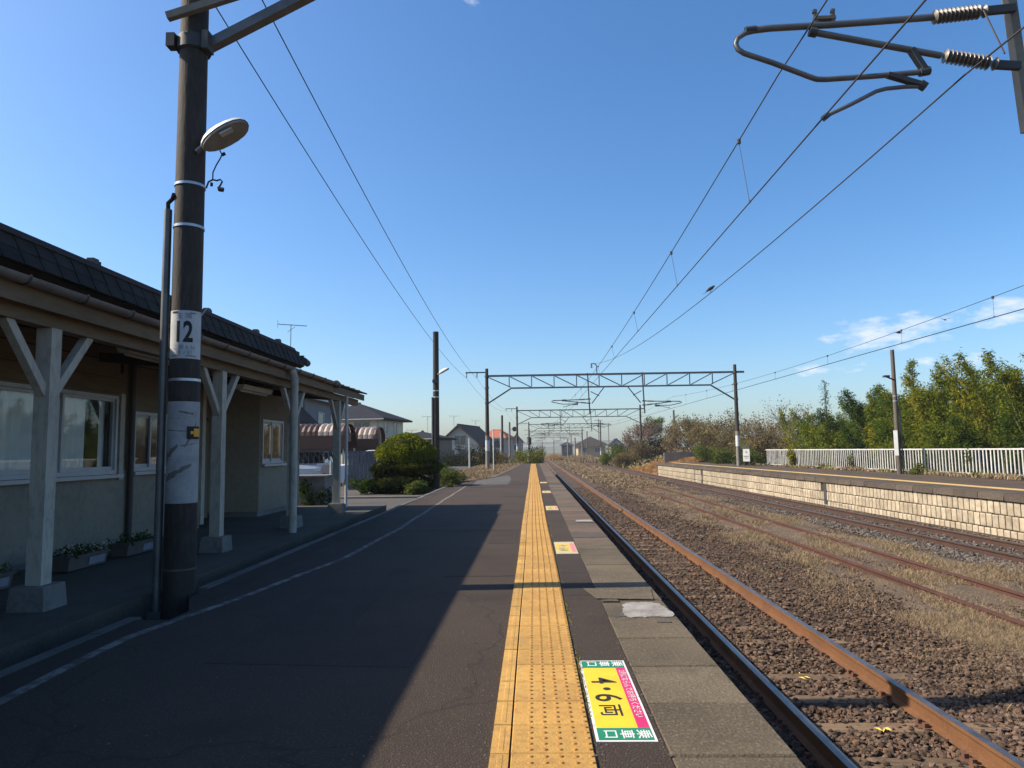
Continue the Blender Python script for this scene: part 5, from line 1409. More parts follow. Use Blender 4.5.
turned = house('low dark annex with flat grey roof right of the cream house', -14.4, -9.6, 72, 78, -1.2, 2.6, 3.3, 'hip', 'frame_dark', 'roof_slate', [], .4, 'x')
turned.rotation_euler.z = R(-9)
turned = house('white gabled house with steep dark roof left of the line', -14.6, -8.3, 112, 125, -1.2, 2.35, 5.1, 'gable', 'house_white', 'roof_tile_dark',
      [('s', -12.2, -10.4, 2.2, 3.6), ('s', -13.2, -12.2, -.2, 1.4), ('s', -11.6, -10.4, -.6, 1.4)], .8)
turned.rotation_euler.z = R(-9)
turned = house('two-storey house with orange red tiled roof left of the line', -9.6, -5.2, 130, 138, -1.2, 3.55, 5.0, 'hip', 'house_pinkgrey', 'roof_red',
      [('s', -8.7, -7.4, 1.7, 3.0), ('s', -6.6, -5.4, 1.7, 3.0), ('s', -8.7, -7.3, -.8, .8), ('e', 132, 133.2, 1.8, 3.0)], .6, 'x', 1.9)
turned.rotation_euler.z = R(-10)
house('small grey house right of the red roofed house', -4.9, -2.3, 160, 168, -1.2, 3.2, 4.6, 'gable', 'house_grey', 'roof_slate', [('s', -4.2, -3.1, 1.2, 2.4)], .4)
house('grey two-storey house seen behind the canopy posts of the station', -21, -13.4, 42, 50, -1.2, 4.6, 5.7, 'gable', 'house_grey', 'roof_slate',
      [('e', 44.6, 45.8, 2.7, 3.7), ('e', 47.4, 48.0, 2.7, 3.7), ('s', -15.6, -14.2, 2.7, 3.8), ('s', -19.2, -17.6, 2.7, 3.8)], .4)
house('low shed with dark striped eaves in front of the grey two-storey house', -16.5, -12.9, 38, 41, -1.2, 3.2, 4.9, 'gable', 'house_tan', 'roof_tile_dark', [('s', -15.6, -14.4, 1.0, 2.2)], .5)
house('dark roofed house on the far right side of the line', 12.8, 20.5, 205, 216, -1.2, 2.4, 4.9, 'hip', 'house_tan', 'roof_tile_dark', [('s', 14, 15.5, .4, 1.6), ('s', 17.5, 19, .4, 1.6)], 1.0, 'x')
house('small dark building between the far poles right of the line', 9.2, 12.6, 230, 238, -1.2, 2.8, 3.6, 'hip', 'frame_dark', 'roof_slate', [('s', 10.2, 11.4, .6, 1.8)], .4, 'x')
house('pale little house beside the far green slope', 20.6, 23.4, 190, 196, -1.2, 2.4, 3.6, 'gable', 'house_white', 'roof_slate', [('s', 21.2, 22.1, .6, 1.8)], .4)
t = thing('garden_wall', 'dark block wall round the garden of the white gabled house', 'wall', (-11.5, 95, -1.2))
for i in range(16):
    for j in range(3):
        x0 = -13.5 + i * .42 + (j % 2) * .2
        MB().box(x0, 95, -1.2 + j * .42, x0 + .405, 95.15, -1.2 + j * .42 + .405).build('wall_block', 'panel_bluegrey', t)
# tv aerials
def aerial(label, x, y, zb, zt, L, yaw=0.0, n=9):
    t = thing('tv_aerial', label, 'aerial', (x, y, zb), 'tv aerials on the roofs')
    MB().tube([(x, y, zb), (x, y, zt)], .022, 6).build('mast', 'steel_dark', t)
    def q(u, v, w=0): return (x + u * math.cos(yaw) - v * math.sin(yaw), y + u * math.sin(yaw) + v * math.cos(yaw), zt - .04 + w)
    MB().tube([q(-L * .45, 0, .0), q(L * .55, 0, 0)], .02, 6).build('boom', 'steel_dark', t)
    e = MB()
    for i in range(n):
        u = -L * .43 + L * .95 * i / (n - 1); e.tube([q(u, -.3 if i > 1 else -.36), q(u, .3 if i > 1 else .36)], .008, 5)
    e.tube([q(-L * .45, 0, -.25), q(-L * .45, 0, .25)], .01, 5).build('elements', 'steel_dark', t)
    MB().tube([q(.25, 0, -.1), q(-.2, 0, -.45)], .014, 5).build('stay', 'steel_dark', t)
    return t
aerial('large tv aerial rising above the station eaves', -14.8, 43.5, 6.0, 9.15, 1.75, .5)
aerial('tall tv aerial between the cream house and the black utility pole', -14.6, 100, -1.2, 6.1, 1.6, .2)
aerial('short tv aerial left of the black utility pole', -15.5, 92, -1.2, 4.0, 1.4, .3)
aerial('tv aerial mast left above the white gabled house', -12.9, 118, 3.5, 7.0, 1.6, .1)
aerial('tv aerial mast right above the white gabled house', -9.4, 119, 3.5, 6.2, 1.5, .4)
# poles along the left
for lab, x, y, zt, r0, m in (('thin white post in front of the white gabled house', -4.4, 50, 2.1, .06, 'plate_white'), ('leftmost of two slim pale posts before the red roofed house', -4.6, 84, 3.4, .09, 'plate_white'),
                             ('rightmost of two slim pale posts before the red roofed house', -3.2, 72, 3.0, .07, 'plate_white'), ('dark slim pole right of the red roofed house', -3.55, 84, 5.3, .14, 'pole_dark'),
                             ('grey pole carrying the round mirror back', -2.95, 92, 4.8, .14, 'pole_concrete'), ('thin pole left of the distant red signal', -.75, 110, 3.0, .06, 'plate_white')):
    upole(lab, x, y, -.2 if y < 66 else -1.2, zt, r0, r0 * .85, m, band=False, name='slim_pole', group='poles left of the line')
t = thing('round_mirror', 'round dark mirror back left of the second gantry', 'mirror', (-2.3, 91.5, 3.9))
MB().lathe([(.02, .06), (.25, .05), (.31, 0), (.3, -.03), (.02, -.04)], (-2.3, 91.5, 3.9), 20, 0, 'y').build('disc', 'steel_dark', t, True)
MB().bar((-2.3, 91.6, 3.9), (-2.95, 91.9, 3.9), .05).build('bracket', 'steel_dark', t)
t = thing('signal_head', 'dark distant signal head on a post left of the line', 'signal', (-.6, 118, -1.2))
MB().tube([(-.6, 118, -1.2), (-.6, 118, 2.2)], .08, 8).build('post', 'steel_grey', t, True)
MB().box(-.95, 117.8, 2.1, -.25, 118.0, 3.3).build('head', 'rubber', t)
t = thing('white_stake', 'short white stake on the platform verge', 'stake', (-2.35, 43, 0))
MB().tube([(-2.35, 43, 0), (-2.35, 43, 2.5)], .035, 8).build('post', 'plate_white', t, True)
# shrubs at the platform end and left
weed('yellow green bush at the end of the near platform', -.6, 72, -1.2, 1.5, 2.6, 3500, 'leaf_bamboo_gold', 21, size=.16)
weed('orange brown bush at the end of the near platform', -1.7, 74, -1.2, 1.3, 2.3, 3000, 'leaf_brown', 22, size=.16)
weed('dark green bush leaning over the line beyond the platform end', .4, 84, -1.2, 1.1, 3.0, 3000, 'leaf_dark_shaded', 23, size=.16)
weed('reddish brown hedge before the red roofed house', -4.1, 68, -.4, 1.4, 1.6, 3000, 'leaf_red', 24, size=.14)
weed('brown hedge left of the second gantry pole', -2.6, 70, -.4, 1.1, 1.4, 2500, 'leaf_brown', 25, size=.14)
weed('dark evergreen bush behind the gantry pole at the verge', -4.6, 62, -.3, 1.5, 1.8, 3200, 'leaf_dark_shaded', 26, size=.14)
weed('dark garden tree before the white gabled house', -6.9, 70, -.4, 1.7, 2.6, 4200, 'leaf_dark_shaded', 27, size=.15)
weed('round garden bush at the foot of the white gabled house', -8.7, 76, -1, 1.4, 1.9, 3000, 'leaf_deep', 28, size=.15)
# ================================================================== FAR PLATFORM
EY = list(np.linspace(8, 61, 28))
def ribbon(o0, o1, z0, z1, name, m, parent=None, ys=EY, rough=0):
    """long box that follows the platform edge, from edge + o0 to edge + o1"""
    P = []; F = []
    for y in ys:
        a, c = edge2(y) + o0, (o1(y) if callable(o1) else edge2(y) + o1)
        P += [(a, y, z0), (c, y, z0), (c, y, z1), (a, y, z1)]
    n = len(ys)
    for i in range(n - 1):
        k = 4 * i
        F += [(k, k + 4, k + 5, k + 1), (k + 1, k + 5, k + 6, k + 2), (k + 2, k + 6, k + 7, k + 3), (k + 3, k + 7, k + 4, k)]
    F += [(0, 1, 2, 3), (4 * n - 4, 4 * n - 1, 4 * n - 2, 4 * n - 3)]
    return MB().add(P, F).build(name, m, parent)
p2 = struct(ribbon(.07, lambda y: 19.2 - .055 * y, -1.2, .0, 'platform', 'platform_brown'))
ribbon(.03, .075, -1.2, -.16, 'wall_backing', 'block_joint', p2)
# coping stones, one by one
g = random.Random(5)
CP = []
for i in range(4):
    m = MB(); j = lambda: g.uniform(-.012, .012)
    m.hexa([(j() - .05, .006, -.17), (.5, .006, -.17), (.5, .994, -.17), (j() - .05, .994, -.17), (j() - .045, .006, j() * .5), (.5, .006, .003), (.5, .994, .003), (j() - .045, .994, j() * .5)])
    CP.append(m.mesh('coping_stone', 'coping'))
y = 9.0; k = 0
while y < 60.5:
    o = link('coping_stone', CP[k % 4], p2, (edge2(y + .5), y, g.uniform(-.004, .006))); o.rotation_euler = (0, 0, math.atan(.027))
    y += 1.0; k += 1
ribbon(1.15, 1.55, 0, .006, 'yellow_line', 'line_yellow', p2)
# face blocks: courses of upright blocks
def blk(i):
    g = random.Random(i + 40); m = MB(); j = lambda: g.uniform(-.004, .004); c = .012
    w, h = .217, .326
    m.add([(.04, .006, 0), (.04, w, 0), (.04, w, h), (.04, .006, h), (c + j() * .3, .006, .004), (c, w, .004), (c, w, h - .006), (c, .006, h - .006),
           (j(), .024 + j(), .03 + j()), (j(), w - .02 + j(), .03 + j()), (j(), w - .02 + j(), h - .03 + j()), (j(), .024 + j(), h - .03 + j())],
          [(8, 11, 10, 9), (4, 8, 9, 5), (5, 9, 10, 6), (6, 10, 11, 7), (7, 11, 8, 4), (0, 4, 5, 1), (1, 5, 6, 2), (2, 6, 7, 3), (3, 7, 4, 0)])
    return m
BK = [blk(i) for i in range(8)]
BM = [m.mesh('stone_block', 'block_cream') for m in BK]
rest = MB(); cnt = 0; cells = []
for row in range(3):
    i = 0; y = 12.0 + row * .09
    while y < 60.3:
        cells.append((y, row, i)); y += .241; i += 1
for y, row, i in sorted(cells):
    z = -.518 - row * .345
    q = (i * 5 + row * 3) % 8
    if 28.0 < y < 28.5 and row == 0 or 46.2 < y < 46.5: continue
    if y > 14.0 and cnt < 290:
        o = link('stone_block', BM[q], p2, (edge2(y) - .005, y, z + rnd.uniform(-.006, .006))); o.rotation_euler = (rnd.uniform(-.012, .012), 0, math.atan(.027)); cnt += 1
    elif y > 14.0:
        ex = edge2(y) - .005
        rest.add([(x + ex, yy + y, zz + z) for x, yy, zz in BK[q].v], BK[q].f)
tag(rest.build('stone_blocks', 'block_cream', p2), kind='stuff')
MB().box(edge2(28) - .03, 28.1, -1.0, edge2(28) + .06, 28.35, -.2).build('drain_pipe', 'steel_dark', p2)
MB().box(edge2(46) - .03, 46.2, -1.1, edge2(46) + .06, 46.4, -.2).build('drain_pipe', 'steel_dark', p2)
# little bush growing on the platform before the fence
def fx(y): return 19.05 - .0815 * y                      # fence line
fn = thing('picket_fence', 'long white metal picket fence along the back of the far platform', 'fence', (fx(30), 30, 0))
pk = MB().box(-.012, -.032, .06, .012, .032, 1.02).mesh('picket', 'fence_white')
pst = MB().box(-.022, -.034, -.02, .022, .034, 1.06).mesh('post', 'fence_white')
y = 17.0; k = 0
wl = wloc(fn)
while y < 47.6:
    if k % 11 == 0: link('post', pst, fn, Vector((fx(y), y, 0)) - wl)
    elif k < 290: link('picket', pk, fn, Vector((fx(y), y + rnd.uniform(-.012, .012), rnd.uniform(-.012, .008))) - wl).rotation_euler = (rnd.gauss(0, .012), 0, rnd.gauss(0, .05))
    y += .195; k += 1
for z, h in ((1.02, .055), (.1, .045)):
    MB().bar((fx(17), 17, z), (fx(47.6), 47.6, z), .05, h).build('rail', 'fence_white', fn)
t = thing('platform_sign', 'white upright sign board on short legs at the left end of the picket fence', 'sign', (13.75, 47, 0))
MB().box(13.5, 47, .30, 13.94, 47.04, 1.1).build('board', 'plate_white', t)
MB().box(13.5, 46.99, 1.105, 13.94, 47.05, 1.36).build('header', 'frame_dark', t)
for q in ((13.56, .60, 13.86, .66), (13.6, .5, 13.82, .53), (13.68, .86, 13.78, .95)):
    MB().box(q[0], 46.985, q[1], q[2], 46.998, q[3]).build('print', 'print_grey', t)
for x in (13.55, 13.89):
    MB().box(x - .025, 47.0, 0, x + .025, 47.05, .3).build('leg', 'frame_dark', t)
t.rotation_euler.z = R(-38)
# orange bank and low wall at the platform end
bp = []
NX, NY = 16, 18
for j in range(NY + 1):
    for i in range(NX + 1):
        u, v = i / NX, j / NY
        x = 10.3 + u * 5.0; y = 60.6 + v * 18
        h = 1.55 * min(1, u * 1.25) * (1 - .25 * v) * (.9 + .12 * math.sin(i * 1.7 + j)) if u > 0 else 0
        bp.append((x - v * .5, y, -1.19 + h + (.03 * math.sin(i * 3 + j * 2.1) if 0 < i < NX else 0)))
tag(MB().add(bp, [(j * (NX + 1) + i, j * (NX + 1) + i + 1, (j + 1) * (NX + 1) + i + 1, (j + 1) * (NX + 1) + i) for j in range(NY) for i in range(NX)]).build('earth_bank', 'orange_earth'), kind='structure')
def bankz(X, Y):
    u = np.clip((X - 10.3 + (Y - 60.6) / 18 * .5) / 5.0, 0, 1); v = np.clip((Y - 60.6) / 18, 0, 1)
    return -1.19 + 1.55 * np.minimum(1, u * 1.25) * (1 - .25 * v) * .95
grass('dry_grass', 'orange dead grass on the bank at the end of the far platform', 40000, lambda Y: 10.3 - (Y - 60.6) * .028, lambda Y: 15.2 - (Y - 60.6) * .028, 60.6, 78.5, bankz, .3, .007, 'straw_orange', 1.2, -.5, .5, 22, 1.4)
t = thing('concrete_wall', 'low pale concrete wall above the orange bank', 'wall', (14.1, 70, .5))
for i in range(4):
    MB().box(12.6 + i * .78, 70, -.2, 12.6 + i * .78 + .77, 70.2, .8 + .02 * (i % 2)).build('wall_panel', 'pole_concrete', t)
struct(strip(lambda y: xr(y) + 2.6 + max(0, y - 140) * .03, lambda y: 60, 76, 420, -1.1, 30, .15, 8).build('right_bank', 'field'))
mb = []
NX, NY = 14, 20
for j in range(NY + 1):
    for i in range(NX + 1):
        u, v = i / NX, j / NY
        x = 11.0 + u * 22; y = 78 + v * 60
        mb.append((x, y, -1.15 + 3.2 * (1 - (1 - min(u * 1.5, 1)) ** 1.6) * max(0, 1 - v * 1.0) ** .8 + .12 * math.sin(i * 2.1 + j * 1.3)))
struct(MB().add(mb, [(j * (NX + 1) + i, j * (NX + 1) + i + 1, (j + 1) * (NX + 1) + i + 1, (j + 1) * (NX + 1) + i) for j in range(NY) for i in range(NX)]).build('hill_slope', 'field'))
def moundz(X, Y):
    u = np.clip((X - 11) / 22, 0, 1); v = np.clip((Y - 78) / 60, 0, 1)
    return -1.15 + 3.2 * (1 - (1 - np.minimum(u * 1.5, 1)) ** 1.6) * np.maximum(0, 1 - v) ** .8
grass('green_weeds', 'green undergrowth on the slope right of the line', 12000, 10.8, 24, 78, 134, moundz, .7, .06, 'straw_green', 1.2, -.3, .25, 31, 1.0)
grass('dry_grass', 'dry straw tufts on the slope right of the line', 12000, 10.4, 22, 77, 134, moundz, .7, .06, 'straw', 1.2, -.1, .3, 32, 1.0)

# ================================================================== TREES
def seg(m, a, c, r0, r1, n=5, bend=.0, g=random):
    a, c = Vector(a), Vector(c); mid = (a + c) / 2 + Vector((g.uniform(-1, 1), g.uniform(-1, 1), g.uniform(-.3, .6))) * bend
    m.tube([a, mid, c], [r0, (r0 + r1) / 2, r1], n)
def bamboo(label, x, y, h, m, seed, spread=1.3, n=4600, z0=-.6, culms=6):
    spread *= 1.2; culms += 2
    """clump of arching culms; feathery leaf sprays along the upper two thirds"""
    t = thing('bamboo_clump', label, 'bamboo', (x, y, z0), 'bamboo and young trees behind the white fence')
    g = np.random.default_rng(seed); r = random.Random(seed); st_ = MB(); P = []
    for k in range(culms):
        a = r.uniform(0, 6.283); bx, by = x + math.cos(a) * spread * .3, y + math.sin(a) * spread * .3
        hh = h * r.uniform(.72, 1.0) if k else h
        lean = r.uniform(.05, .2) * hh
        path = []
        for i in range(7):
            f = i / 6
            path.append(Vector((bx + math.cos(a) * (spread * .5 * f + lean * f ** 3), by + math.sin(a) * (spread * .5 * f + lean * f ** 3), z0 + (hh - z0) * (f - .04 * f ** 4))))
        st_.tube(path, [.035 * (1 - .85 * i / 6) for i in range(7)], 5)
        for s in range(34):
            f = .12 + .88 * (s + r.random()) / 34
            i = min(int(f * 6), 5); p = path[i].lerp(path[i + 1], f * 6 - i)
            L = (.95 * math.sin(math.pi * min(f * .82 + .22, 1)) + .12) * spread * .55 * r.uniform(.5, 1.2)
            b2 = r.uniform(0, 6.283); tip = p + Vector((math.cos(b2) * L, math.sin(b2) * L, L * r.uniform(.0, .55)))
            q = max(int(n * 2.5 / culms / 34), 4)
            u = g.uniform(.1, 1, (q, 1)) ** .7
            P.append(np.array(p) * (1 - u) + np.array(tip) * u + g.normal(size=(q, 3)) * np.array([.09, .09, .1]))
    st_.build('culms', 'culm', t)
    P = np.concatenate(P)
    V, F = leaf_tris(P, .16 * g.uniform(.5, 1.25, len(P)), g, .4, .2, .26)
    np_build('foliage', V, F, m, t)
    return t
def conifer(label, x, y, h, r0, m, seed, n=5000, z0=-.6, thin=1.0, group='bamboo and young trees behind the white fence'):
    t = thing('conifer_tree', label, 'tree', (x, y, z0), group)
    g = np.random.default_rng(seed); r = random.Random(seed); tr = MB(); P = []
    tr.tube([(x, y, z0), (x + .05, y, z0 + (h - z0) * .5), (x, y, h)], [.1, .06, .012], 6)
    H_ = h - z0; nb = int(16 * H_)
    for k in range(nb):
        f = .08 + .92 * (k + r.random()) / nb; z = z0 + H_ * f
        L = r0 * (1 - f) ** .8 * r.uniform(.55, 1.15) + .06
        a = r.uniform(0, 6.283); p0 = Vector((x, y, z)); tip = p0 + Vector((math.cos(a) * L, math.sin(a) * L, L * (.35 - .3 * (1 - f))))
        if k % 3 == 0: tr.tube([p0, tip], [.014, .004], 4)
        q = max(int(n / nb * (L / r0 + .25)), 3); u = g.uniform(.12, 1.05, (q, 1))
        P.append(np.array(p0) * (1 - u) + np.array(tip) * u + g.normal(size=(q, 3)) * np.array([.07, .07, .05]) * thin)
    tr.build('trunk', 'bark', t)
    P = np.concatenate(P)
    V, F = leaf_tris(P, .17 * g.uniform(.5, 1.25, len(P)), g, .0, .4, .3)
    np_build('foliage', V, F, m, t)
def bare(label, x, y, h, m, seed, z0=-.6, w=1.4, leaves=None, nl=800, bark='bark_pale', name='bare_tree', cat='tree', twigs=3, group=None, ls=.14, lean=(0, 0)):
    t = thing(name, label, cat, (x, y, z0), group)
    r = random.Random(seed); tr = MB(); tips = []
    def grow(p, d, L, rad, lev):
        e = p + d * L
        seg(tr, p, e, rad, rad * .62, 4 if lev else 6, L * .06, r)
        tips.append(e)
        if lev >= twigs: return
        for k in range(r.randint(3, 4) if lev < 2 else 3):
            a = r.uniform(0, 6.283); s = r.uniform(.35, .85)
            side = d.cross(Vector((math.cos(a), math.sin(a), .3))).normalized()
            nd = (d * (1 - s * .45) + side * s * w * .55 + Vector((0, 0, .12))).normalized()
            grow(p.lerp(e, r.uniform(.55, 1.0)), nd, L * r.uniform(.5, .78), rad * .55, lev + 1)
    for k in range(3):
        a = 6.283 * k / 3 + r.uniform(-.5, .5)
        grow(Vector((x + math.cos(a) * .12, y + math.sin(a) * .12, z0)), Vector((math.cos(a) * .25 * w + lean[0], math.sin(a) * .25 * w + lean[1], 1)).normalized(), (h - z0) * .40, .055 * h / 5, 0)
    tr.build('branches', bark, t)
    if leaves:
        g = np.random.default_rng(seed); T = np.array([tuple(v) for v in tips])
        P = T[g.integers(0, len(T), nl)] + g.normal(size=(nl, 3)) * .22
        V, F = leaf_tris(P, ls * g.uniform(.5, 1.3, nl), g)
        np_build('foliage', V, F, leaves, t)
    return t
# px-measured tree line behind the fence: (x, y, top)
GOLD, BAM, DEEP = 'leaf_bamboo_gold', 'leaf_bamboo', 'leaf_deep'
bamboo('tall bamboo at the right border of the view, its tips above all others', 19.9, 28.0, 5.15, BAM, 1, 1.7, 6500, culms=8)
bamboo('golden bamboo second from the right border, above the picket fence', 19.8, 30.6, 5.25, GOLD, 2, 1.5, 6000, culms=7)
bamboo('green bamboo with bare feathery tips left of the golden one', 20.6, 32.6, 5.15, BAM, 3, 1.5, 6000, culms=7)
bamboo('deep green bamboo filling the gap behind the fence at the right', 21.6, 31.0, 4.6, DEEP, 4, 1.6, 5200, culms=7)
bamboo('golden green bamboo with two tall plumes, middle of the grove', 19.9, 34.6, 4.75, GOLD, 5, 1.5, 6000, culms=7)
bamboo('broad green bamboo right of the pointed conifer', 19.7, 37.0, 4.55, BAM, 6, 1.5, 5600, culms=7)
conifer('pointed conifer rising just right of the concrete lamp pole', 20.5, 39.2, 5.75, 1.5, 'leaf_bamboo', 7, 7500)
bamboo('low golden bamboo at the foot of the pointed conifer', 18.6, 37.6, 2.7, GOLD, 8, 1.3, 3600, culms=5)
bamboo('dark bamboo directly behind the concrete lamp pole', 20.2, 42.3, 4.7, DEEP, 9, 1.5, 5200, culms=6)
conifer('green conifer left of the concrete lamp pole', 21.6, 45.2, 4.9, 1.5, 'leaf_bamboo', 10, 6000)
conifer('slim sparse conifer with a bare spire in the middle of the tree line', 20.3, 50.4, 5.7, .9, 'leaf_conifer', 11, 2200, thin=1.4)
bamboo('yellow bush-like bamboo, brightest of the left grove', 19.5, 50.6, 4.0, GOLD, 12, 1.7, 5200, culms=6)
bamboo('green bamboo between the yellow bush and the lamp pole', 19.2, 47.6, 3.6, BAM, 13, 1.5, 4600, culms=6)
bamboo('low green bamboo behind the middle of the picket fence', 18.3, 43.0, 2.7, BAM, 14, 1.3, 3600, culms=5)
bamboo('low green bamboo behind the right part of the picket fence', 18.6, 33.4, 2.6, BAM, 15, 1.4, 3800, culms=6)
bamboo('low dark undergrowth bamboo behind the rightmost pickets', 18.7, 29.4, 2.4, DEEP, 16, 1.4, 3800, culms=6)
bamboo('dark bamboo at the back of the grove, between the plumes', 22.4, 35.8, 4.6, DEEP, 17, 1.8, 5200, culms=7)
bamboo('dark bamboo at the back of the grove, behind the conifer', 22.6, 40.6, 4.6, DEEP, 18, 1.8, 5000, culms=7)
bamboo('dark bamboo at the back of the left grove', 22.6, 46.5, 4.2, DEEP, 19, 1.9, 5000, culms=7)
bamboo('low deep bamboo behind the fence near the lamp pole', 18.5, 40.2, 2.5, DEEP, 20, 1.3, 3600, culms=5)
for i, (x, y, h, m, lab) in enumerate([
    (20.8, 26.4, 5.3, BAM, 'bamboo cut by the right border of the view'), (21.2, 29.2, 5.4, BAM, 'bamboo behind the tallest one at the right border'), (20.9, 31.6, 5.0, BAM, 'bamboo between the golden one and the bare tipped one'),
    (20.4, 33.4, 4.7, BAM, 'bamboo just left of the bare tipped one'), (21.4, 36.0, 5.0, BAM, 'bamboo behind the two tall plumes'), (20.9, 38.0, 4.4, GOLD, 'golden bamboo squeezed between the broad green one and the conifer'),
    (20.9, 41.0, 4.7, BAM, 'bamboo left of the pointed conifer, behind the pole'), (21.0, 43.6, 4.6, BAM, 'bamboo left of the lamp pole, next to the dark one'), (21.6, 48.2, 4.6, BAM, 'bamboo left of the green conifer'), (20.6, 49.0, 3.8, DEEP, 'dark bamboo between the yellow bush and the green conifer'),
    (18.9, 36.0, 2.5, BAM, 'low bamboo under the two tall plumes'), (18.9, 31.4, 2.5, BAM, 'low bamboo under the golden one at the right'), (18.9, 45.4, 2.8, BAM, 'low bamboo under the green conifer')]):
    bamboo(lab, x, y, h, m, 120 + i, 1.6, 5600, culms=7)
t = bare('leaning bare tree with a crooked top left of the yellow bamboo', 19.6, 54.5, 5.4, None, 21, w=1.5, leaves='leaf_brown', nl=900, twigs=4, lean=(-.22, 0))
bare('small bare tree leaning left of the crooked one', 18.3, 57, 3.9, None, 22, w=1.6, leaves='leaf_brown', nl=600, twigs=4, lean=(-.3, 0))
for i, (x, y, h, m, nl, lab) in enumerate([
    (18.2, 60, 3.9, 'leaf_brown', 2600, 'brown thicket shrub right of the platform sign'), (16.6, 61, 3.1, 'leaf_red', 2600, 'reddish thicket shrub above the platform sign'),
    (18.9, 70, 5.6, 'leaf_brown', 3400, 'tall brown thicket shrub between the gantry pole and the bare trees'), (15.6, 66, 3.9, 'leaf_brown', 3000, 'brown thicket shrub right of the far gantry pole'),
    (17.0, 76, 6.3, 'leaf_brown', 4200, 'tallest brown thicket shrub left of the far gantry pole'), (15.2, 72, 4.6, 'leaf_red', 3200, 'russet thicket shrub left of the far gantry pole'),
    (20.5, 84, 6.6, 'leaf_brown', 3600, 'pale brown thicket shrub far behind the orange bank'), (21.5, 62, 4.8, 'leaf_brown', 3000, 'brown thicket shrub at the back, right of the sign'),
    (20.5, 57.0, 3.0, 'leaf_red', 2600, 'red brown low thicket behind the left end of the fence'), (17.4, 57.0, 2.4, 'leaf_brown', 2400, 'brown low thicket touching the left end of the fence')]):
    bare(lab, x, y, h, m, 50 + i, w=2.0, leaves=m, nl=nl, twigs=3, name='thicket_shrub', cat='shrub', group='brown thicket right of the line', ls=.2)
weed('fresh green shrub along the end of the far platform', 14.6, 60, -.2, 1.2, 1.5, 3600, 'leaf_weed', 61, size=.14)
weed('green shrub left of the far gantry pole on the platform end', 14.3, 55, -.2, 1.1, 1.3, 3200, 'leaf_weed', 62, size=.13)
weed('low yellow green shrub above the platform end wall', 14.9, 63.5, .3, .9, 1.2, 2400, 'leaf_weed', 63, size=.14)
weed('green bush at the foot of the platform sign', 14.5, 49.5, -.1, .9, 1.0, 2600, 'leaf_weed', 64, size=.11)
weed('dark bush right of the platform sign', 15.2, 50.5, -.2, .9, 1.3, 2400, 'leaf_deep', 65, size=.12)
weed('olive thicket bush behind the sign', 15.9, 56, -.4, 1.3, 2.0, 3200, 'leaf_bamboo', 66, size=.14)
weed('leafy sapling growing through the picket fence', 15.45, 43.4, 0, .4, 1.15, 1300, GOLD, 67, size=.11)
weed('small climbing weed on the pickets left of the lamp pole', 16.05, 36.8, 0, .3, .9, 500, 'leaf_weed', 68, size=.09)
weed('thin climbing weed on the pickets right of the lamp pole', 16.75, 28.2, .2, .3, .8, 420, 'leaf_weed', 69, size=.08)
weed('low weed at the foot of the concrete lamp pole', 15.8, 30.2, 0, .35, .5, 700, 'leaf_weed', 70, size=.08)
# the large mauve tree with red undergrowth beyond the orange bank
bare('large half bare mauve tree beyond the orange bank', 13.9, 92, 5.0, None, 81, z0=.2, w=2.2, leaves='leaf_mauve', nl=5200, twigs=4, ls=.24)
weed('olive green crown at the right top of the mauve tree', 15.6, 94, 3.2, 1.3, 2.0, 2600, 'leaf_bamboo', 82, size=.2, name='leafy_tree')
weed('russet undergrowth at the foot of the mauve tree', 13.2, 89, -.2, 1.9, 2.6, 4600, 'leaf_red', 83, size=.2)
weed('dark undergrowth right of the mauve tree', 15.0, 90, .0, 1.7, 2.6, 4200, 'leaf_dark_shaded', 84, size=.2)
weed('green slope shrub left of the mauve tree', 12.2, 96, -.6, 2.0, 2.2, 4200, 'leaf_weed', 85, size=.2)
weed('dark slope shrub far left of the mauve tree', 13.6, 110, -.6, 2.4, 2.6, 4200, 'leaf_deep', 86, size=.22)
def reeds(label, x, y, z, rx, ry, h, n, m, seed):
    t = thing('reed_clump', label, 'reeds', (x, y, z), 'dry reed clumps far down the line')
    g = np.random.default_rng(seed); a = g.uniform(0, 6.283, n); q = g.uniform(0, 1, n) ** .5
    P, F = blades(x + np.cos(a) * rx * q, y + np.sin(a) * ry * q, np.full(n, z), h * g.uniform(.45, 1.05, n) * (1 - .35 * q), .06, .45)
    np_build('blades', P, F, m, t)
reeds('golden dry bush between the tracks and the green slope', 7.9, 135, -1.2, 1.9, 5, 2.0, 1600, 'straw_orange' if 7.9 < 5 else 'straw', 135)
reeds('golden reed clump beside the far track', 9.4, 125, -1.2, 1.9, 5, 2.0, 1600, 'straw_orange' if 9.4 < 5 else 'straw', 125)
reeds('yellow reed clump in the gap between the far tracks', 4.9, 160, -1.2, 1.9, 5, 2.0, 1600, 'straw_orange' if 4.9 < 5 else 'straw', 160)
reeds('brown reed clump left of the far main track', .5, 150, -1.2, 1.9, 5, 2.0, 1600, 'straw_orange' if .5 < 5 else 'straw', 150)
weed('olive bush on the bank by the far track', 10.4, 100, -1.0, 1.3, 1.7, 3600, 'leaf_bamboo', 91, size=.18)
weed('brown bush on the bank by the far track', 10.9, 86, -.9, 1.3, 1.6, 3600, 'leaf_brown', 92, size=.17)
conifer('left of two dark cypresses left of the brown thicket', 17.2, 88, 4.6, 1.1, DEEP, 95, 4200, group='dark cypresses')
conifer('right of two dark cypresses left of the brown thicket', 18.6, 87, 4.7, 1.1, DEEP, 96, 4200, group='dark cypresses')
upole('dark slim pole between the cypresses and the brown thicket', 15.6, 80, .1, 5.4, .14, .1, 'pole_brown', band=False, name='slim_pole', group='poles right of the line')
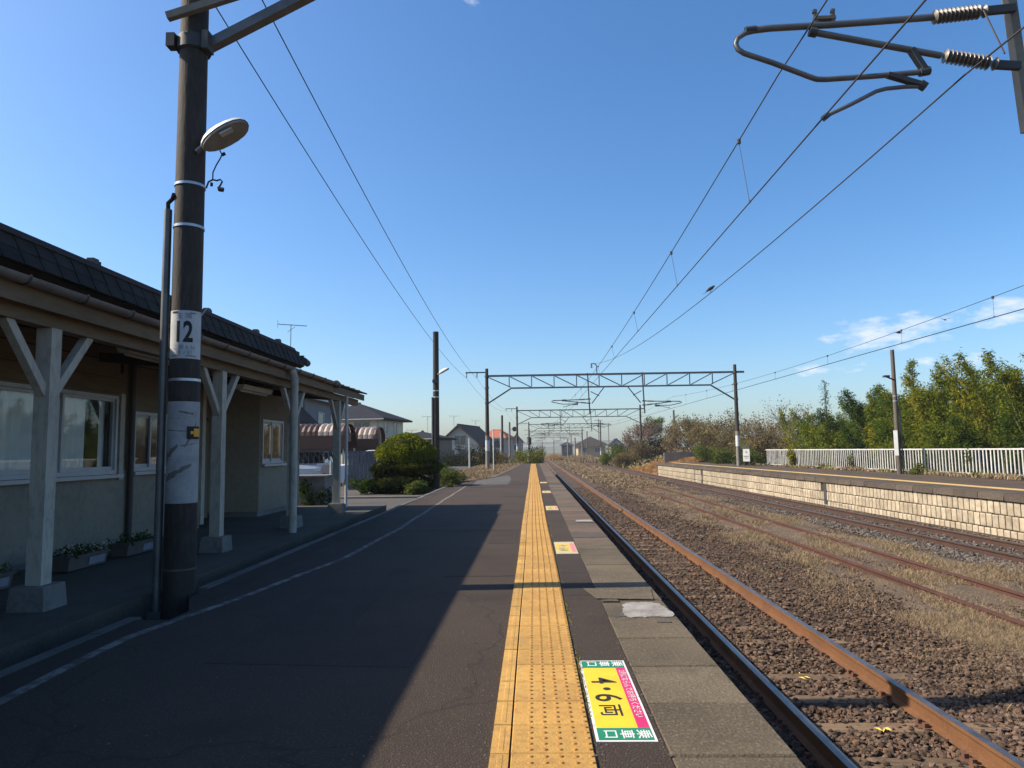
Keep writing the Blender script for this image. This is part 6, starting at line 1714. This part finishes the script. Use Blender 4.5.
# far poles
for lab, x, y, zt, r0, m, arms in (
    ('far pole with crossarms right of the dark roofed house', 19.6, 215, 10.2, .16, 'pole_concrete', [(9.7, 1.2), (8.7, 1.0)]), ('far plain pole right of the crossarm pole', 24.6, 235, 9.6, .16, 'pole_concrete', [(9.2, 1.0)]),
    ('leftmost far white post between the far tracks', 7.2, 150, 3.4, .16, 'pole_concrete', []), ('far thick post beside the leftmost white post', 9.6, 165, 3.9, .2, 'pole_concrete', []),
    ('far post left of the dark roofed house', 12.2, 180, 5.6, .15, 'pole_concrete', []), ('far twin post left of the dark roofed house', 13.2, 176, 5.6, .15, 'pole_brown', []),
    ('small pole near the vanishing point, left', 3.4, 260, 4.0, .16, 'pole_brown', []), ('small pole near the vanishing point, right', 7.8, 270, 4.4, .16, 'pole_brown', [])):
    upole(lab, x, y, -1.2, zt, r0, r0 * .8, m, arms=arms, band=False, name='far_pole', group='poles far down the line')
# distant hills and woods
def hills(name, y, x0, x1, h, seed, m):
    g = random.Random(seed); n = 60; P = []; F = []
    ph = [g.uniform(0, 6.28) for _ in range(6)]
    for i in range(n + 1):
        x = x0 + (x1 - x0) * i / n
        z = h * (.62 + .2 * math.sin(i * .23 + ph[0]) + .12 * math.sin(i * .61 + ph[1]) + .08 * math.sin(i * 1.7 + ph[2]))
        P += [(x, y, -2), (x, y + h * 3, z), (x, y + h * 9, -2)]
    for i in range(n):
        k = 3 * i; F += [(k, k + 3, k + 4, k + 1), (k + 1, k + 4, k + 5, k + 2)]
    struct(MB().add(P, F).build(name, m))
hills('hills', 2300, -3200, 3200, 34, 4, 'far_hill')
hills('hills', 1100, -900, 500, 11, 9, 'far_hill')

# ================================================================== BOARDING MARKS ON THE PLATFORM
def mark(label, yn, L=1.16, faded=False, x0=.245, x1=.502):
    """sticker on the asphalt; lettering runs towards the viewer with its top to the right"""
    t = thing('boarding_sticker', label, 'floor sticker', (x0, yn, .004), 'boarding marks along the platform')
    W_ = x1 - x0; z = .0035
    ye, pk_ = ('print_yellow_faded', 'print_pink_faded') if faded else ('print_yellow', 'print_pink')
    def rect(name, xa, xb, ya, yb, zz, m): return MB().box(xa, ya, zz - .001, xb, yb, zz).build(name, m, t)
    MB().box(x0, yn, .0005, x1, yn + L, z).build('base_sheet', 'print_white' if not faded else 'sheet_faded', t)
    e = .012
    gh = .145
    for ya, yb in ((yn + e * 1.2, yn + gh), (yn + L - gh, yn + L - e * 1.2)):
        rect('green_panel', x0 + e, x1 - e, ya, yb, z + .0015, 'print_green' if not faded else 'sheet_faded')
    xp = x1 - e - W_ * .2
    rect('yellow_panel', x0 + e, xp, yn + gh, yn + L - gh, z + .0015, ye)
    rect('pink_panel', xp, x1 - e, yn + gh, yn + L - gh, z + .0015, pk_)
    def letters(name, s, size, cx, cy, m, sy=1.0, sx=1.0, off=0.0):
        v, f = text_geo(s, size, 'CENTER', off)
        # text x -> -Y, text y -> +X
        MB().add([(cx + b_ * sx, cy - a * sy, z + .003) for a, b_ in v], f).build(name, m, t)
    if not faded:
        for cy in (yn + gh / 2, yn + L - gh / 2):
            for s, cx in (('乗', x0 + W_ * .80), ('車', x0 + W_ * .52), ('口', x0 + W_ * .25)):
                letters('lettering', s, .07, cx, cy, 'print_white', 1.45, .95, .012)
        letters('lettering', '2列にならんでお待ちください', .052, (xp + x1 - e) / 2, yn + L * .53, 'print_white', 1.0, .82, .004)
    my = 'print_black' if not faded else 'print_grey'
    cx = x0 + W_ * .38
    letters('number', '4', .205, cx, yn + L - .37, my, 1.0, .9, .008)
    letters('number', '・', .17, cx, yn + L - .50, my, 1.0, .9, .02)
    letters('number', '6', .205, cx, yn + L - .63, my, 1.15, .9, .008)
    letters('number', '両', .13, cx - .005, yn + L - .80, my, 1.25, .9, .006)
mark('crisp yellow boarding sticker with 4・6両, green ends and a pink edge, nearest the viewer', 3.14)
mark('faded yellow boarding sticker with a pinkish edge, second from the viewer', 8.6, 1.1, True, .255, .515)
mark('small faded yellow boarding sticker third along the platform', 14.75, 1.1, True, .25, .50)
mark('faded pale boarding sticker fourth along the platform', 20.6, 1.1, True, .25, .50)
mark('tiny pale boarding sticker fifth along the platform', 26.6, 1.1, True, .25, .50)

# ------------------------------------------------------------------ haze
hz = MB().box(-4300, -700, -2.4, 4300, 5200, 11.2).build('haze', 'wire_metal')
hm = bpy.data.materials.new('haze_air'); hm.use_nodes = True
ht = hm.node_tree; ht.nodes.clear()
pv = ht.nodes.new('ShaderNodeVolumePrincipled')
pv.inputs['Color'].default_value = (.86, .92, 1.0, 1)
pv.inputs['Density'].default_value = 0.0003
ho = ht.nodes.new('ShaderNodeOutputMaterial')
ht.links.new(pv.outputs[0], ho.inputs['Volume'])
hz.data.materials.clear(); hz.data.materials.append(hm)
tag(hz, 'thin pale haze in the air along the line', 'haze', kind='stuff')
